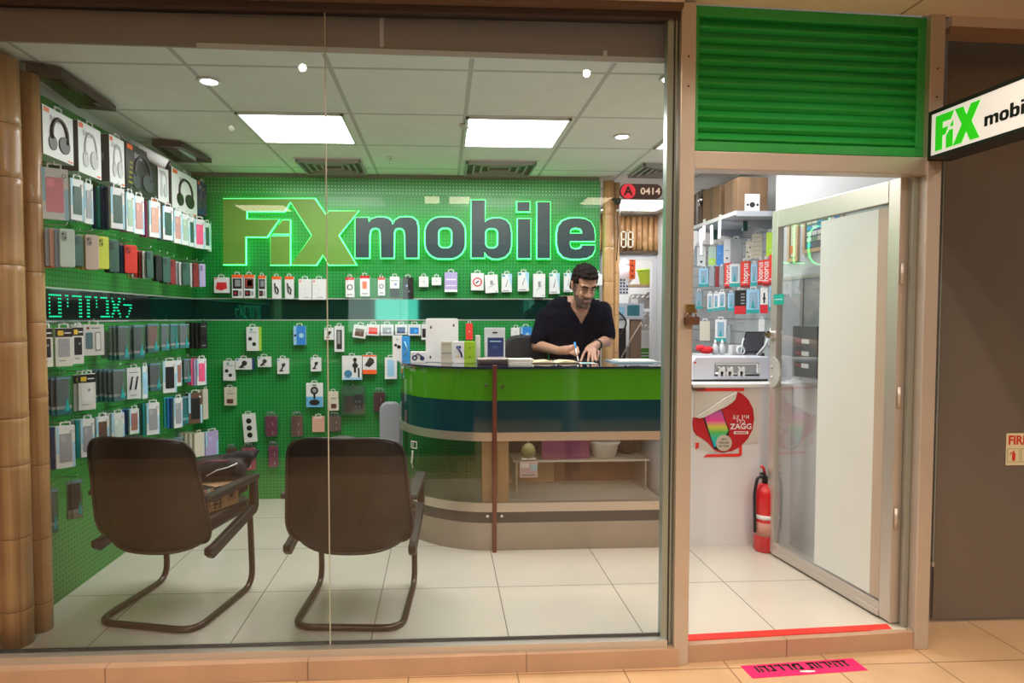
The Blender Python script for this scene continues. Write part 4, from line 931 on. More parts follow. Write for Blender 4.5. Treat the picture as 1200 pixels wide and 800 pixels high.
def product(kind, c, w, h, d, label, M4, small=False, art=None, c2=None):
    """a pack hanging on the wall: local x right, z up, front at y=0, depth d behind"""
    name, cat = NM[kind]
    t = thing(name, label, cat); t.matrix_world = M4
    cm_ = K(c)
    if kind == 'casebox':
        fr_ = K(c2 or 'white'); b = MB(); b.box(-w / 2, w / 2, 0, d, 0, h, fr_).box(-w / 2, -w * .34, -.0006, 0, h * .35, h, LBLUE).box(w * .36, w / 2, -.0006, 0, .0, h * .6, LBLUE)
        b.build('carton', t)
        if not small:
            b = MB(); b.rr(-w * .32, w * .32, h * .14, h * .82, w * .06, -.002, 0, cm_); b.rr(-w * .28, -w * .02, h * .62, h * .78, w * .06, -.003, -.002, col(*shade(CC[c], 1.25))); b.build('phone_case', t)
            b = MB(); tab(b, w, h, WHITE); b.build('hang_tab', t)
            MB().disc(w * .34, h * .86, w * .09, -.003, -.0006, GREYP).disc(w * .34, h * .86, w * .05, -.0036, -.003, WHITE).build('badge', t)
    elif kind == 'silicone':
        b = MB(); b.rr(-w / 2, w / 2, 0, h, w * .16, 0, d, cm_, n=5); b.build('shell', t, bevel=min(.003, d * .3))
        if not small:
            b = MB(); b.rr(-w * .40, -w * .02, h * .68, h * .93, w * .12, -.0012, 0, col(*shade(CC[c], .55))); b.disc(-w * .28, h * .86, w * .07, -.002, -.0012, BLACK).disc(-w * .14, h * .76, w * .07, -.002, -.0012, BLACK); b.build('camera_opening', t)
    elif kind == 'clam':
        MB().box(-w / 2, w / 2, 0, d, 0, h, CLEARP).build('clear_shell', t)
        if not small:
            MB().rr(-w * .36, w * .36, h * .2, h * .9, w * .08, d * .35, d * .75, cm_).build('case', t)
        b = MB(); b.box(-w * .47, w * .47, d * .05, d * .95, h * .01, h * .15, K(c2 or 'teal')).box(-w * .47, w * .47, d * .10, d * .9, h * .15, h * .23, WHITE)
        if not small: b.box(-w * .47, -w * .38, d * .3, d * .5, h * .23, h * .97, K('bluegrey')).box(-w * .47, w * .47, d * .3, d * .5, h * .92, h * .985, K('sky'))
        if not small: b.prism([(w * .02, h * .1), (w * .38, h * .1), (w * .20, h * .45)], -.001, d * .04, K('teal'))
        b.build('insert_card', t)
    elif kind == 'header':
        MB().box(-w / 2, w / 2, 0, d, 0, h, col(.66, .65, .60)).build('carton', t)
        b = MB(); b.box(-w / 2, w / 2, -.0006, 0, h * .76, h * .985, BLACK).rr(-w * .36, -w * .02, h * .80, h * .93, .004, -.0012, -.0006, YELLOW).box(w * .04, w * .42, -.0012, -.0006, h * .85, h * .88, WHITE); b.build('printed_header', t)
        b = MB(); b.rr(-w * .34, w * .34, h * .24, h * .72, w * .07, -.001, 0, cm_).disc(w * .12, h * .55, w * .09, -.0016, -.001, GREYP).box(-w * .3, w * .1, -.0008, 0, h * .13, h * .16, GREYP); b.build('phone_print', t)
        b = MB(); tab(b, w, h, WHITE); b.build('hang_tab', t)
    elif kind == 'pouch':
        b = MB(); b.rr(-w / 2, w / 2, 0, h, w * .12, 0, d, CLEARP); b.build('clear_bag', t)
        b = MB(); b.rr(-w * .42, w * .42, h * .04, h * .9, w * .14, d * .2, d * .8, cm_); b.box(w * .1, w * .15, d * .15, d * .2, h * .12, h * .25, WHITE).box(w * .1, w * .15, d * .15, d * .2, h * .5, h * .62, WHITE); b.build('case', t)  # white slivers on the case are highlights put in as colour
        b = MB(); tab(b, w, h, K('steel')); b.build('hang_tab', t)
    elif kind == 'bag':
        MB().rr(-w / 2, w / 2, 0, h, w * .1, 0, d, CLEARP).build('clear_bag', t)
        b = MB(); b.box(-w * .34, -w * .02, .004, d - .003, h * .12, h * .62, K('brown')).rr(w * .04, w * .36, h * .2, h * .7, .008, .004, d - .003, DARK)
        for i in range(4): b.disc(w * .12 + (i % 2) * w * .14, h * (.28 + .18 * (i // 2)), w * .05, .002, .004, GREYP)
        b.build('contents', t)
    else:
        side = K(c2) if c2 else WHITE
        b = MB(); b.box(-w / 2, w / 2, 0, d, 0, h, cm_ if kind == 'photo' else side); b.build('carton', t)
        a = MB()
        if art: art(a, w, h)
        if a.v: a.build('print', t)
        if not small: b = MB(); tab(b, w, h, side if kind == 'plain' else WHITE, .8); b.build('hang_tab', t)
    return t

hooks_l = []; hooks_b = []
# rows on the side wall: (x0, x1, ytop, ybottom, kind, colour, yaw, reach, [thin packs behind it: colours], frame colour)
def side_row(items, where, X_at=XL, sgn=1, hooklist=None):
    n = 0
    for it in items:
        x0, x1, yt, yb, kind, c, yaw, reach, behind = it[:9]; c2 = it[9] if len(it) > 9 else None
        xc = (x0 + x1) / 2
        P = on(0, X_at + sgn * reach, xc, (yt + yb) / 2)
        # width from the sight lines meeting the face plane
        nn = Vector((sgn * sin(R(yaw)), -cos(R(yaw)), 0)); E0 = Vector((0, 0, EYE))
        def hit(px_, py_):
            d = ray(px_, py_); t = (P - E0).dot(nn) / d.dot(nn); return E0 + d * t
        a, b_ = hit(x0, (yt + yb) / 2), hit(x1, (yt + yb) / 2); w = (b_ - a).length
        zt, zb = hit(xc, yt).z, hit(xc, yb).z; h = zt - zb; w = max(.02, min(w, h * .85))
        mid = (a + b_) / 2; d = {'casebox': .018, 'silicone': .011, 'clam': .022, 'header': .022}.get(kind, .03)
        ux_ = Vector((-nn.y, nn.x, 0))
        M4 = frame((mid.x, mid.y, zb), ux_)
        n += 1
        cname = {'dgreen': 'dark green', 'dustpink': 'dusty pink', 'palegreen': 'pale green', 'hotpink': 'hot pink', 'bluegrey': 'blue grey', 'rosebrown': 'rose brown'}.get(c, c)
        kn = {'casebox': 'window box with %s case', 'silicone': '%s loose phone case', 'clam': 'clear blister with %s case', 'header': 'black-headed carton with %s phone', 'plain': 'carton with %s print', 'photo': '%s carton', 'pouch': '%s pouch', 'bag': 'bag of %s bits'}[kind] % cname
        product(kind, c, w, h, d, '%s, %s from the %s' % (kn, ordw(n), where), M4, art=it[10] if len(it) > 10 else None, c2=c2)
        # packs hanging behind on the same hook, seen edge on
        step = max(d * 1.05, min(.021, (reach - .03) / max(1, len(behind)))) if behind else 0
        for j, bc_ in enumerate(behind):
            n += 1
            q = Vector((mid.x - sgn * step * (j + 1), mid.y, zb))
            if (q.x - X_at) * sgn < .012: q.x = X_at + sgn * .012
            q.z = zb + .003 * ((j * 7) % 3 - 1)
            cn2 = {'dgreen': 'dark green', 'dustpink': 'dusty pink', 'palegreen': 'pale green', 'bluegrey': 'blue grey', 'rosebrown': 'rose brown', 'hotpink': 'hot pink'}.get(bc_, bc_)
            lab = {'casebox': '%s box edge', 'silicone': '%s case edge', 'clam': 'blister edge with %s case', 'header': '%s carton edge'}.get(kind, '%s pack edge') % cn2
            if kind == 'casebox': product('photo', bc_, w, h, min(d, step * .9), '%s, %s from the %s' % (lab, ordw(n), where), frame(q, ux_), small=True)
            else: product(kind, bc_, w, h, min(d, step * .9), '%s, %s from the %s' % (lab, ordw(n), where), frame(q, ux_), small=kind != 'clam', c2=c2)
        if hooklist is not None: hooklist.append((mid.x + nn.x * .01, mid.y + nn.y * .01, zt + .016))

def hp_art(face, dark=False):
    def f(a, w, h):
        m1 = BLACK if face != 'pale' else col(.55, .56, .58)
        if dark: m1 = col(.05, .06, .07); 
        a.box(-w * .46, -w * .30, -.001, 0, h * .88, h * .97, ORANGE)
        a.tube([(w * (.02 + .26 * cos(t)), -.001, h * (.50 + .34 * sin(t))) for t in [R(-20 + 20 * i) for i in range(12)]], .010 if face != 'pale' else .006, m1, n=6)
        a.disc(-w * .20, h * .30, w * .13, -.004, 0, m1, ry=h * .16).disc(w * .18, h * .34, w * .18, -.005, 0, m1, ry=h * .18)
        a.text('BASS', h * .15, -w * .12, h * .80, -.0012, col(.45, .46, .48), bold=.0005)
        a.box(w * .3, w * .47, -.001, 0, h * .03, h * .06, ORANGE)
    return f
HPB = [(54, 89, 133, 188, WHITE, 'black'), (95, 121, 149, 207, WHITE, 'pale'), (131, 148, 163, 217, WHITE, 'pale'), (150, 185, 176, 232, DARK, 'dark'), (187, 199, 195, 238, WHITE, 'pale'), (203, 232, 204, 250, WHITE, 'black'), (233, 243, 214, 252, NAVY, 'dark')]
HL = ['white box with big black headphones, nearest on the top row', 'white box with pale headphone drawing, second on the top row', 'narrow white headphone box, third on the top row', 'black headphone box with yellow marks in the top row middle',
      'slim white box right of the black headphone box, top row', 'white box with black headphones near the back corner, top row', 'dark blue box last on the top row by the corner']
TOPY = []
for (x0, x1, yt, yb, m1, a1), lab in zip(HPB, HL):
    X_ = XL + .13; P0 = on(0, X_, x0, 300); P1 = on(0, X_, x1, 300); w = P1.y - P0.y; xc = (x0 + x1) / 2
    zt, zb = on(0, X_, xc, yt).z, on(0, X_, xc, yb).z; h = zt - zb
    t = thing('headphone_box', lab, 'box'); t.matrix_world = frame((X_, (P0.y + P1.y) / 2, zb), (0, 1))
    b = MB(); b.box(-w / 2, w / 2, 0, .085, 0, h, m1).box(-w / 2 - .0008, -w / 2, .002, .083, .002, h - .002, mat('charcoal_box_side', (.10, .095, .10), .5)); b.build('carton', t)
    b = MB(); hp_art(a1, a1 == 'dark')(b, w, h)
    if a1 == 'dark':
        for i in range(5): b.box(-w * .44 + .004 * i, -w * .30, -.0012, 0, h * (.2 + .1 * i), h * (.24 + .1 * i), col(.25, .25, .02))
    b.build('print', t)
    b = MB(); b.box(-w / 2 - .0016, -w / 2 - .0008, .03, .055, h * .45, h * .6, GREYP); b.build('side_print', t)
    b = MB(); tab(b, w, h, WHITE); b.build('hang_tab', t); hooks_l.append((X_ + .01, (P0.y + P1.y) / 2, zt + .016))

side_row([(48, 80, 197, 257, 'casebox', 'pink', 38, .17, []), (83, 98, 210, 258, 'casebox', 'dgreen', 75, .20, ['sky']), (99, 109, 215, 262, 'casebox', 'grey', 80, .19, []),
          (130, 146, 220, 268, 'casebox', 'dgreen', 62, .22, ['navy', 'navy', 'teal', 'navy']), (148, 157, 226, 271, 'casebox', 'palegreen', 78, .20, ['magenta']), (157, 169, 230, 274, 'casebox', 'dustpink', 72, .20, []),
          (175, 188, 236, 278, 'casebox', 'peach', 68, .20, ['magenta', 'magenta']), (191, 203, 242, 281, 'casebox', 'dgreen', 68, .19, ['navy']), (204, 213, 247, 285, 'casebox', 'dustpink', 72, .18, []),
          (213, 222, 251, 287, 'casebox', 'palegreen', 72, .18, []), (222, 228, 254, 289, 'casebox', 'dgreen', 76, .17, []), (228, 240, 257, 291, 'casebox', 'hotpink', 60, .17, []), (240, 246, 261, 292, 'casebox', 'dgreen', 74, .16, []),
          (246, 252, 263, 295, 'casebox', 'palegreen', 74, .15, []), (253, 258, 266, 297, 'casebox', 'white', 74, .13, [])], 'bamboo, upper boxed row', hooklist=hooks_l)
side_row([(70, 88, 268, 313, 'silicone', 'mint', 45, .22, ['bluegrey', 'peach', 'grey', 'orange', 'cream']), (88, 98, 275, 312, 'silicone', 'dgreen', 70, .19, ['brown']), (100, 116, 275, 316, 'silicone', 'beige', 48, .22, ['ochre', 'yellow']),
          (115, 128, 277, 315, 'silicone', 'yellow', 55, .20, ['lime']), (128, 140, 281, 319, 'silicone', 'dgreen', 58, .19, ['black']), (140, 145, 285, 320, 'silicone', 'wine', 70, .17, []),
          (146, 161, 287, 320, 'silicone', 'red', 48, .22, ['navy', 'black']), (172, 180, 294, 326, 'silicone', 'dgreen', 62, .20, ['white', 'wine', 'red', 'cream', 'ochre']), (183, 190, 299, 329, 'silicone', 'black', 65, .17, ['black']),
          (191, 200, 301, 331, 'silicone', 'dgreen', 60, .18, ['black']), (200, 206, 304, 333, 'silicone', 'wine', 64, .17, ['rosebrown']), (214, 223, 307, 334, 'silicone', 'dgreen', 60, .17, ['white', 'grey', 'white']),
          (227, 233, 308, 336, 'silicone', 'wine', 64, .15, ['white']), (234, 241, 309, 336, 'silicone', 'lavender', 60, .15, ['steel'])], 'bamboo, loose case row', hooklist=hooks_l)
def leaf_art(a, w, h):
    a.disc(-w * .28, h * .88, w * .07, -.001, 0, col(.25, .03, .03)); a.box(-w * .12, w * .3, -.001, 0, h * .86, h * .90, GREYP)
    a.rr(-w * .40, -w * .06, h * .2, h * .74, w * .06, -.002, 0, col(.10, .20, .24)).rr(w * .06, w * .34, h * .14, h * .76, w * .06, -.002, 0, GREYP).rr(w * .10, w * .30, h * .18, h * .72, w * .05, -.003, -.002, WHITE)
def stick_art(a, w, h):
    for s in (-.2, .18): a.tube([(w * (s - .08), -.002, h * .3), (w * (s + .10), -.002, h * .72)], w * .06, BLACK, n=6)
    a.box(-w * .35, w * .3, -.001, 0, h * .84, h * .87, GREYP).box(-w * .3, w * .2, -.001, 0, h * .10, h * .13, GREYP)
side_row([(46, 62, 384, 430, 'header', 'black', 58, .13, []), (65, 85, 384, 429, 'header', 'grey', 50, .15, []), (85, 98, 383, 426, 'header', 'black', 62, .13, []), (98, 122, 380, 416, 'plain', 'grey', 40, .17, ['teal', 'white'], 'white', leaf_art),
          (130, 137, 388, 419, 'plain', 'grey', 70, .10, ['white'], 'steel'), (139, 152, 381, 422, 'clam', 'steel', 55, .16, ['steel', 'cream']), (157, 170, 380, 420, 'clam', 'steel', 55, .15, ['steel']),
          (173, 187, 379, 413, 'clam', 'dustpink', 50, .15, ['steel']), (189, 199, 379, 411, 'clam', 'steel', 58, .14, []), (200, 210, 379, 409, 'clam', 'teal', 56, .14, ['steel']), (211, 222, 379, 408, 'clam', 'steel', 54, .13, []),
          (235, 243, 378, 408, 'plain', 'black', 58, .13, ['black', 'black', 'brown'], 'black', stick_art)], 'bamboo, row under the mirror', hooklist=hooks_l)
side_row([(66, 84, 441, 486, 'clam', 'steel', 50, .13, ['taupe', 'taupe', 'taupe']), (92, 112, 438, 480, 'header', 'white', 48, .14, ['cream']), (133, 148, 432, 470, 'clam', 'steel', 55, .20, ['steel', 'steel', 'steel', 'steel', 'steel']),
          (149, 165, 431, 467, 'plain', 'black', 48, .15, [], 'white', stick_art), (167, 173, 429, 467, 'casebox', 'sky', 72, .12, ['white']), (176, 190, 425, 458, 'clam', 'steel', 52, .15, ['steel']),
          (191, 207, 423, 460, 'casebox', 'black', 44, .16, []), (207, 213, 422, 452, 'casebox', 'rosebrown', 70, .13, []), (216, 224, 420, 448, 'clam', 'steel', 60, .13, ['steel']),
          (231, 242, 420, 451, 'casebox', 'hotpink', 48, .15, ['lavender', 'hotpink', 'magenta']), (243, 248, 417, 447, 'plain', 'black', 66, .10, ['black'], 'white')], 'bamboo, second blister row', hooklist=hooks_l)
side_row([(66, 88, 499, 548, 'casebox', 'grey', 46, .17, ['navy', 'steel']), (95, 111, 491, 535, 'casebox', 'grey', 50, .17, ['teal', 'steel']), (113, 128, 488, 520, 'casebox', 'brown', 52, .17, ['navy']), (131, 146, 484, 518, 'casebox', 'mint', 50, .16, ['white', 'steel']),
          (152, 163, 479, 508, 'casebox', 'rosebrown', 54, .15, ['navy', 'blue']), (172, 187, 472, 509, 'casebox', 'grey', 46, .16, ['teal', 'dgreen']), (204, 214, 466, 501, 'casebox', 'grey', 52, .15, ['navy', 'blue', 'teal']),
          (215, 221, 464, 497, 'clam', 'teal', 66, .13, []), (221, 237, 460, 496, 'casebox', 'black', 44, .15, ['black'], 'brown'), (238, 244, 456, 491, 'plain', 'grey', 66, .11, ['cream'], 'cream'), (245, 254, 454, 486, 'header', 'black', 54, .12, [])], 'bamboo, sloping lower row', hooklist=hooks_l)
side_row([(203, 216, 512, 535, 'clam', 'steel', 52, .12, ['steel']), (228, 238, 507, 535, 'plain', 'grey', 54, .15, ['white', 'cream', 'white'], 'cream'), (241, 256, 505, 533, 'casebox', 'lavender', 40, .14, ['white'], 'lavender')], 'left, short row behind the chair', hooklist=hooks_l)
side_row([(57, 68, 573, 624, 'clam', 'steel', 55, .10, ['steel']), (85, 97, 562, 607, 'clam', 'black', 52, .10, ['black'], 'cream')], 'bamboo in the lowest row', hooklist=hooks_l)

# LED message board on the side mirror band
G = {'M': ["1111111", "1000011", "1000011", "1000011", "1000011", "1000011", "1111111"], 'y': ["11", "01", "01", "01"], 'r': ["111111", "000011", "000011", "000011", "000011", "000011", "000011"],
     'z': ["1111", "0110", "0110", "0110", "0110", "0110", "0110"], 'b': ["111110", "000011", "000011", "000011", "000011", "000011", "1111111"], 'a': ["1000011", "1100011", "0110110", "0111100", "0110110", "1100011", "1000001"], 'l': ["1000000", "1000000", "1111111", "0000011", "0000110", "0001100", "0011000"]}
LEDG = mat('led_dot_green', (.0, .5, .3), .5, emi=(.0, .95, .38), es=.9)
ls = thing('led_message_board', 'scrolling green dot-matrix display with foreign lettering set in the side mirror band', 'led display', (XL + .004, 3.05, ZM0), R(90))
P0, P1 = on(0, XL + .006, 58, 356).y - 3.05, on(0, XL + .006, 158, 356).y - 3.05
MB().box(-.2, P1 + .2, -.001, .002, .006, ZM1 - ZM0 - .006, mat('black_acrylic', (.006, .012, .012), .1)).build('screen', ls)
b = MB(); ncol = 0; word = ['M', 'y', 'r', 'z', 'y', 'b', 'a', 'l']; tot = sum(len(G[g][0]) + 2 for g in word); pitch = (P1 - P0) / tot; vz = .0138
for g in word:
    rows = G[g]
    for ri, rw in enumerate(rows):
        for ci, ch in enumerate(rw):
            if ch == '1' and (g != 'l' or ri % 2 == 0 or ci > 3): b.disc(P0 + (ncol + ci) * pitch, .125 - ri * .0175, .0046, -.003, -.001, LEDG, n=6)
    ncol += len(rows[0]) + 2
b.build('led_dots', ls)

# security camera on the side wall
p = on(0, XL + .15, 185, 184)
t = thing('security_camera', 'white bullet camera with two antennas above the headphone boxes', 'camera', (p.x, p.y, p.z))
b = MB(); q0 = Vector((-.12, -.12, .045)); q1 = Vector((.06, -.02, -.05)); b.tube([q0, q0.lerp(q1, .02), q1], [.028, .034, .034], WHITE, n=14); b.build('housing', t)
MB().tube([q1 + (q1 - q0) * .0, q1 + (q1 - q0).normalized() * .02], [.030, .026], BLACK, n=14).build('lens', t)
MB().tube([(-.14, -.02, .02), (-.05, -.03, .02), (-.03, -.07, .0)], .010, col(.35, .4, .36)).build('bracket', t)
for s in (0, 1): MB().tube([(-.13 - .01 * s, -.10, .05), (-.15 - .02 * s, -.14 - .06 * s, .09 - .03 * s)], .006, WHITE).build('antenna', t)

# hooks, as parts of the pegboards (nearest hundred carry real packs)
def hook_mesh(x0, x1, axis, y, z):
    if axis == 0: return MB().tube([(x0, y, z - .0), (x1 - .004, y, z), (x1, y, z + .012)], .0022, HOOK, n=5)
    return MB().tube([(y, x0, z), (y, x1 + .004, z), (y, x1, z + .012)], .0022, HOOK, n=5)
for (x, y, z) in hooks_l[:90]: hook_mesh(XL - .001, x, 0, y, z).build('hook', wl)

# back wall ---------------------------------------------------------
def art_ring(a, w, h): a.disc(0, h * .48, w * .36, -.001, 0, RED).disc(0, h * .48, w * .26, -.0014, -.001, WHITE).tube([(-w * .12, -.0015, h * .4), (w * .1, -.0015, h * .56)], w * .05, BLACK, n=5)
def art_red(a, w, h): a.box(-w / 2, w / 2, -.001, 0, h * .86, h, RED).disc(0, h * .5, w * .34, -.001, 0, BLACK).disc(0, h * .5, w * .22, -.0014, -.001, WHITE).box(-w * .3, w * .3, -.001, 0, h * .1, h * .16, GREYP)
def art_cloth(a, w, h): a.prism([(-w * .38, h * .25), (0, h * .15), (w * .38, h * .3), (w * .34, h * .68), (-w * .3, h * .68)], -.002, 0, RED).box(-w * .44, -w * .3, -.001, 0, h * .88, h * .96, ORANGE)
def art_od(a, w, h): a.box(-w / 2, w / 2, -.001, 0, h * .87, h, ORANGE).box(-w * .42, w * .42, -.001, 0, h * .40, h * .84, DARK).rr(-w * .2, w * .3, h * .5, h * .78, .004, -.002, -.001, GREYP).box(-w * .42, w * .1, -.001, 0, h * .08, h * .33, DARK).disc(-w * .18, h * .2, w * .1, -.002, -.001, RED).box(w * .18, w * .40, -.001, 0, h * .1, h * .3, GREYP)
def art_or(a, w, h): art_od(a, w, h); a.box(-w * .34, w * .34, -.002, -.001, h * .46, h * .8, col(.35, .05, .05))
def art_og(a, w, h): a.box(-w / 2, w / 2, -.001, 0, h * .87, h, ORANGE).tube([(-w * .2, -.001, h * .7), (-w * .12, -.001, h * .3), (w * .15, -.001, h * .22), (w * .2, -.001, h * .4), (-w * .05, -.001, h * .55)], w * .09, BLACK, n=6)
def art_plain(a, w, h): a.box(-w * .42, -w * .3, -.001, 0, h * .85, h * .93, ORANGE).disc(-w * .0, h * .5, w * .08, -.001, 0, col(.6, .61, .63)).box(-w * .1, w * .3, -.001, 0, h * .1, h * .13, GREYP)
def art_two(a, w, h): a.box(-w / 2, w / 2, -.001, 0, h * .86, h, RED).rr(-w * .26, w * .22, h * .36, h * .72, .004, -.001, 0, ORANGE).box(-w * .3, w * .3, -.001, 0, h * .1, h * .16, GREYP)
def art_bw(a, w, h): a.box(-w / 2, w / 2, -.001, 0, 0, h * .42, BLACK).disc(w * .1, h * .62, w * .15, -.001, 0, col(.2, .25, .5)).box(-w * .4, w * .4, -.001, 0, h * .78, h * .82, GREYP)
def art_blk(a, w, h): a.disc(-w * .1, h * .6, w * .1, -.001, 0, col(.3, .4, .6)).disc(w * .1, h * .35, w * .08, -.001, 0, GREYP)
def art_small(a, w, h): a.disc(0, h * .5, w * .10, -.001, 0, col(.5, .5, .55))
def art_lav(a, w, h): a.box(-w * .4, w * .4, -.001, 0, h * .6, h * .66, WHITE).box(-w * .4, w * .4, -.001, 0, h * .3, h * .34, WHITE).box(-w / 2, w / 2, -.0008, 0, 0, h * .12, WHITE)
def art_cab(a, w, h): a.prism([(w * .5, h), (w * .1, h), (w * .5, h * .1)], -.001, 0, LBLUE).tube([(-w * .1, -.0012, h * .3), (w * .1, -.0012, h * .7)], w * .035, GREYP, n=5).box(-w * .4, w * .2, -.001, 0, h * .05, h * .1, GREYP).box(-w * .46, -w * .2, -.001, 0, h * .84, h * .95, TEAL)
def art_dots(a, w, h): a.box(-w * .1, w * .12, -.001, 0, h * .45, h * .68, GREYP).disc(w * .35, h * .06, w * .06, -.001, 0, GREYP).tube([(-w * .25, -.001, h * .3), (w * .25, -.001, h * .5)], w * .02, GREYP, n=4)
def art_trio(a, w, h): a.disc(-w * .2, h * .5, w * .16, -.001, 0, BLACK).disc(w * .12, h * .28, w * .16, -.001, 0, BLACK).disc(-w * .1, h * .88, w * .1, -.001, 0, TEAL).box(-w * .3, w * .35, -.001, 0, h * .76, h * .79, GREYP)
def art_mount(a, w, h): a.tube([(-w * .2, -.001, h * .2), (0, -.001, h * .45), (w * .18, -.001, h * .7)], w * .07, BLACK, n=6).disc(w * .05, h * .58, w * .16, -.002, 0, BLACK).box(-w * .32, w * .05, -.001, 0, h * .16, h * .24, BLACK).disc(-w * .38, h * .88, w * .07, -.001, 0, BLUE)
def art_bluef(a, w, h): a.box(-w * .25, w * .5, -.001, 0, 0, h, BLUE).disc(w * .15, h * .5, w * .2, -.002, -.001, LBLUE).disc(-w * .36, h * .5, w * .1, -.001, 0, BLACK)
def art_bar(a, w, h): a.box(-w * .28, w * .28, -.001, 0, h * .1, h * .85, DARK).box(-w * .18, w * .12, -.002, -.001, h * .3, h * .8, GREYP)
def mk_pic(c):
    def f(a, w, h): a.box(-w * .34, w * .34, -.001, 0, h * .14, h * .72, K(c)).disc(w * .1, h * .4, w * .12, -.002, -.001, col(*shade(CC[c], 1.8)))
    return f
def art_cam(a, w, h): a.disc(w * .15, h * .84, w * .1, -.002, 0, BLACK).box(w * .10, w * .2, -.002, 0, h * .3, h * .8, BLACK).disc(w * .16, h * .6, w * .14, -.003, 0, DARK).disc(-w * .2, h * .25, w * .2, -.002, 0, col(.05, .2, .35)).box(-w * .45, w * .5, -.0008, 0, 0, h * .1, K('sky')).box(w * .3, w * .38, -.002, 0, h * .1, h * .5, BLACK)
def art_oran(a, w, h): a.box(-w / 2, w / 2, -.001, 0, h * .0, h * .22, ORANGE).box(-w / 2, w / 2, -.001, 0, h * .92, h, ORANGE).prism([(-w * .35, h * .45), (0, h * .35), (w * .35, h * .6), (w * .3, h * .78), (0, h * .88)], -.002, 0, DARK)
def art_bigm(a, w, h): a.box(-w / 2, w / 2, -.001, 0, 0, h * .44, col(.12, .4, .7)).disc(0, h * .70, w * .24, -.002, 0, BLACK).disc(0, h * .70, w * .13, -.003, 0, GREYP).box(-w * .06, w * .06, -.003, 0, h * .35, h * .6, BLACK).disc(0, h * .2, w * .32, -.003, 0, DARK, ry=h * .12).box(-w * .12, w * .12, -.002, 0, h * .90, h * .94, BLACK)
def art_cord(a, w, h): a.rr(-w * .28, w * .28, h * .12, h * .36, .004, -.002, 0, col(.12, .04, .03)).box(-w * .25, w * .3, -.001, 0, h * .62, h * .68, GREYP).disc(0, h * .82, w * .06, -.001, 0, GREYP)
def art_pads(a, w, h):
    for i in range(3): a.disc(0, h * (.25 + .25 * i), w * .22, -.001, 0, BLACK)
def art_peach(a, w, h): a.box(-w * .3, w * .3, -.001, 0, h * .9, h * .96, WHITE)
def art_ph(a, w, h): a.box(-w * .28, w * .28, -.001, 0, h * .12, h * .9, K('sky'))
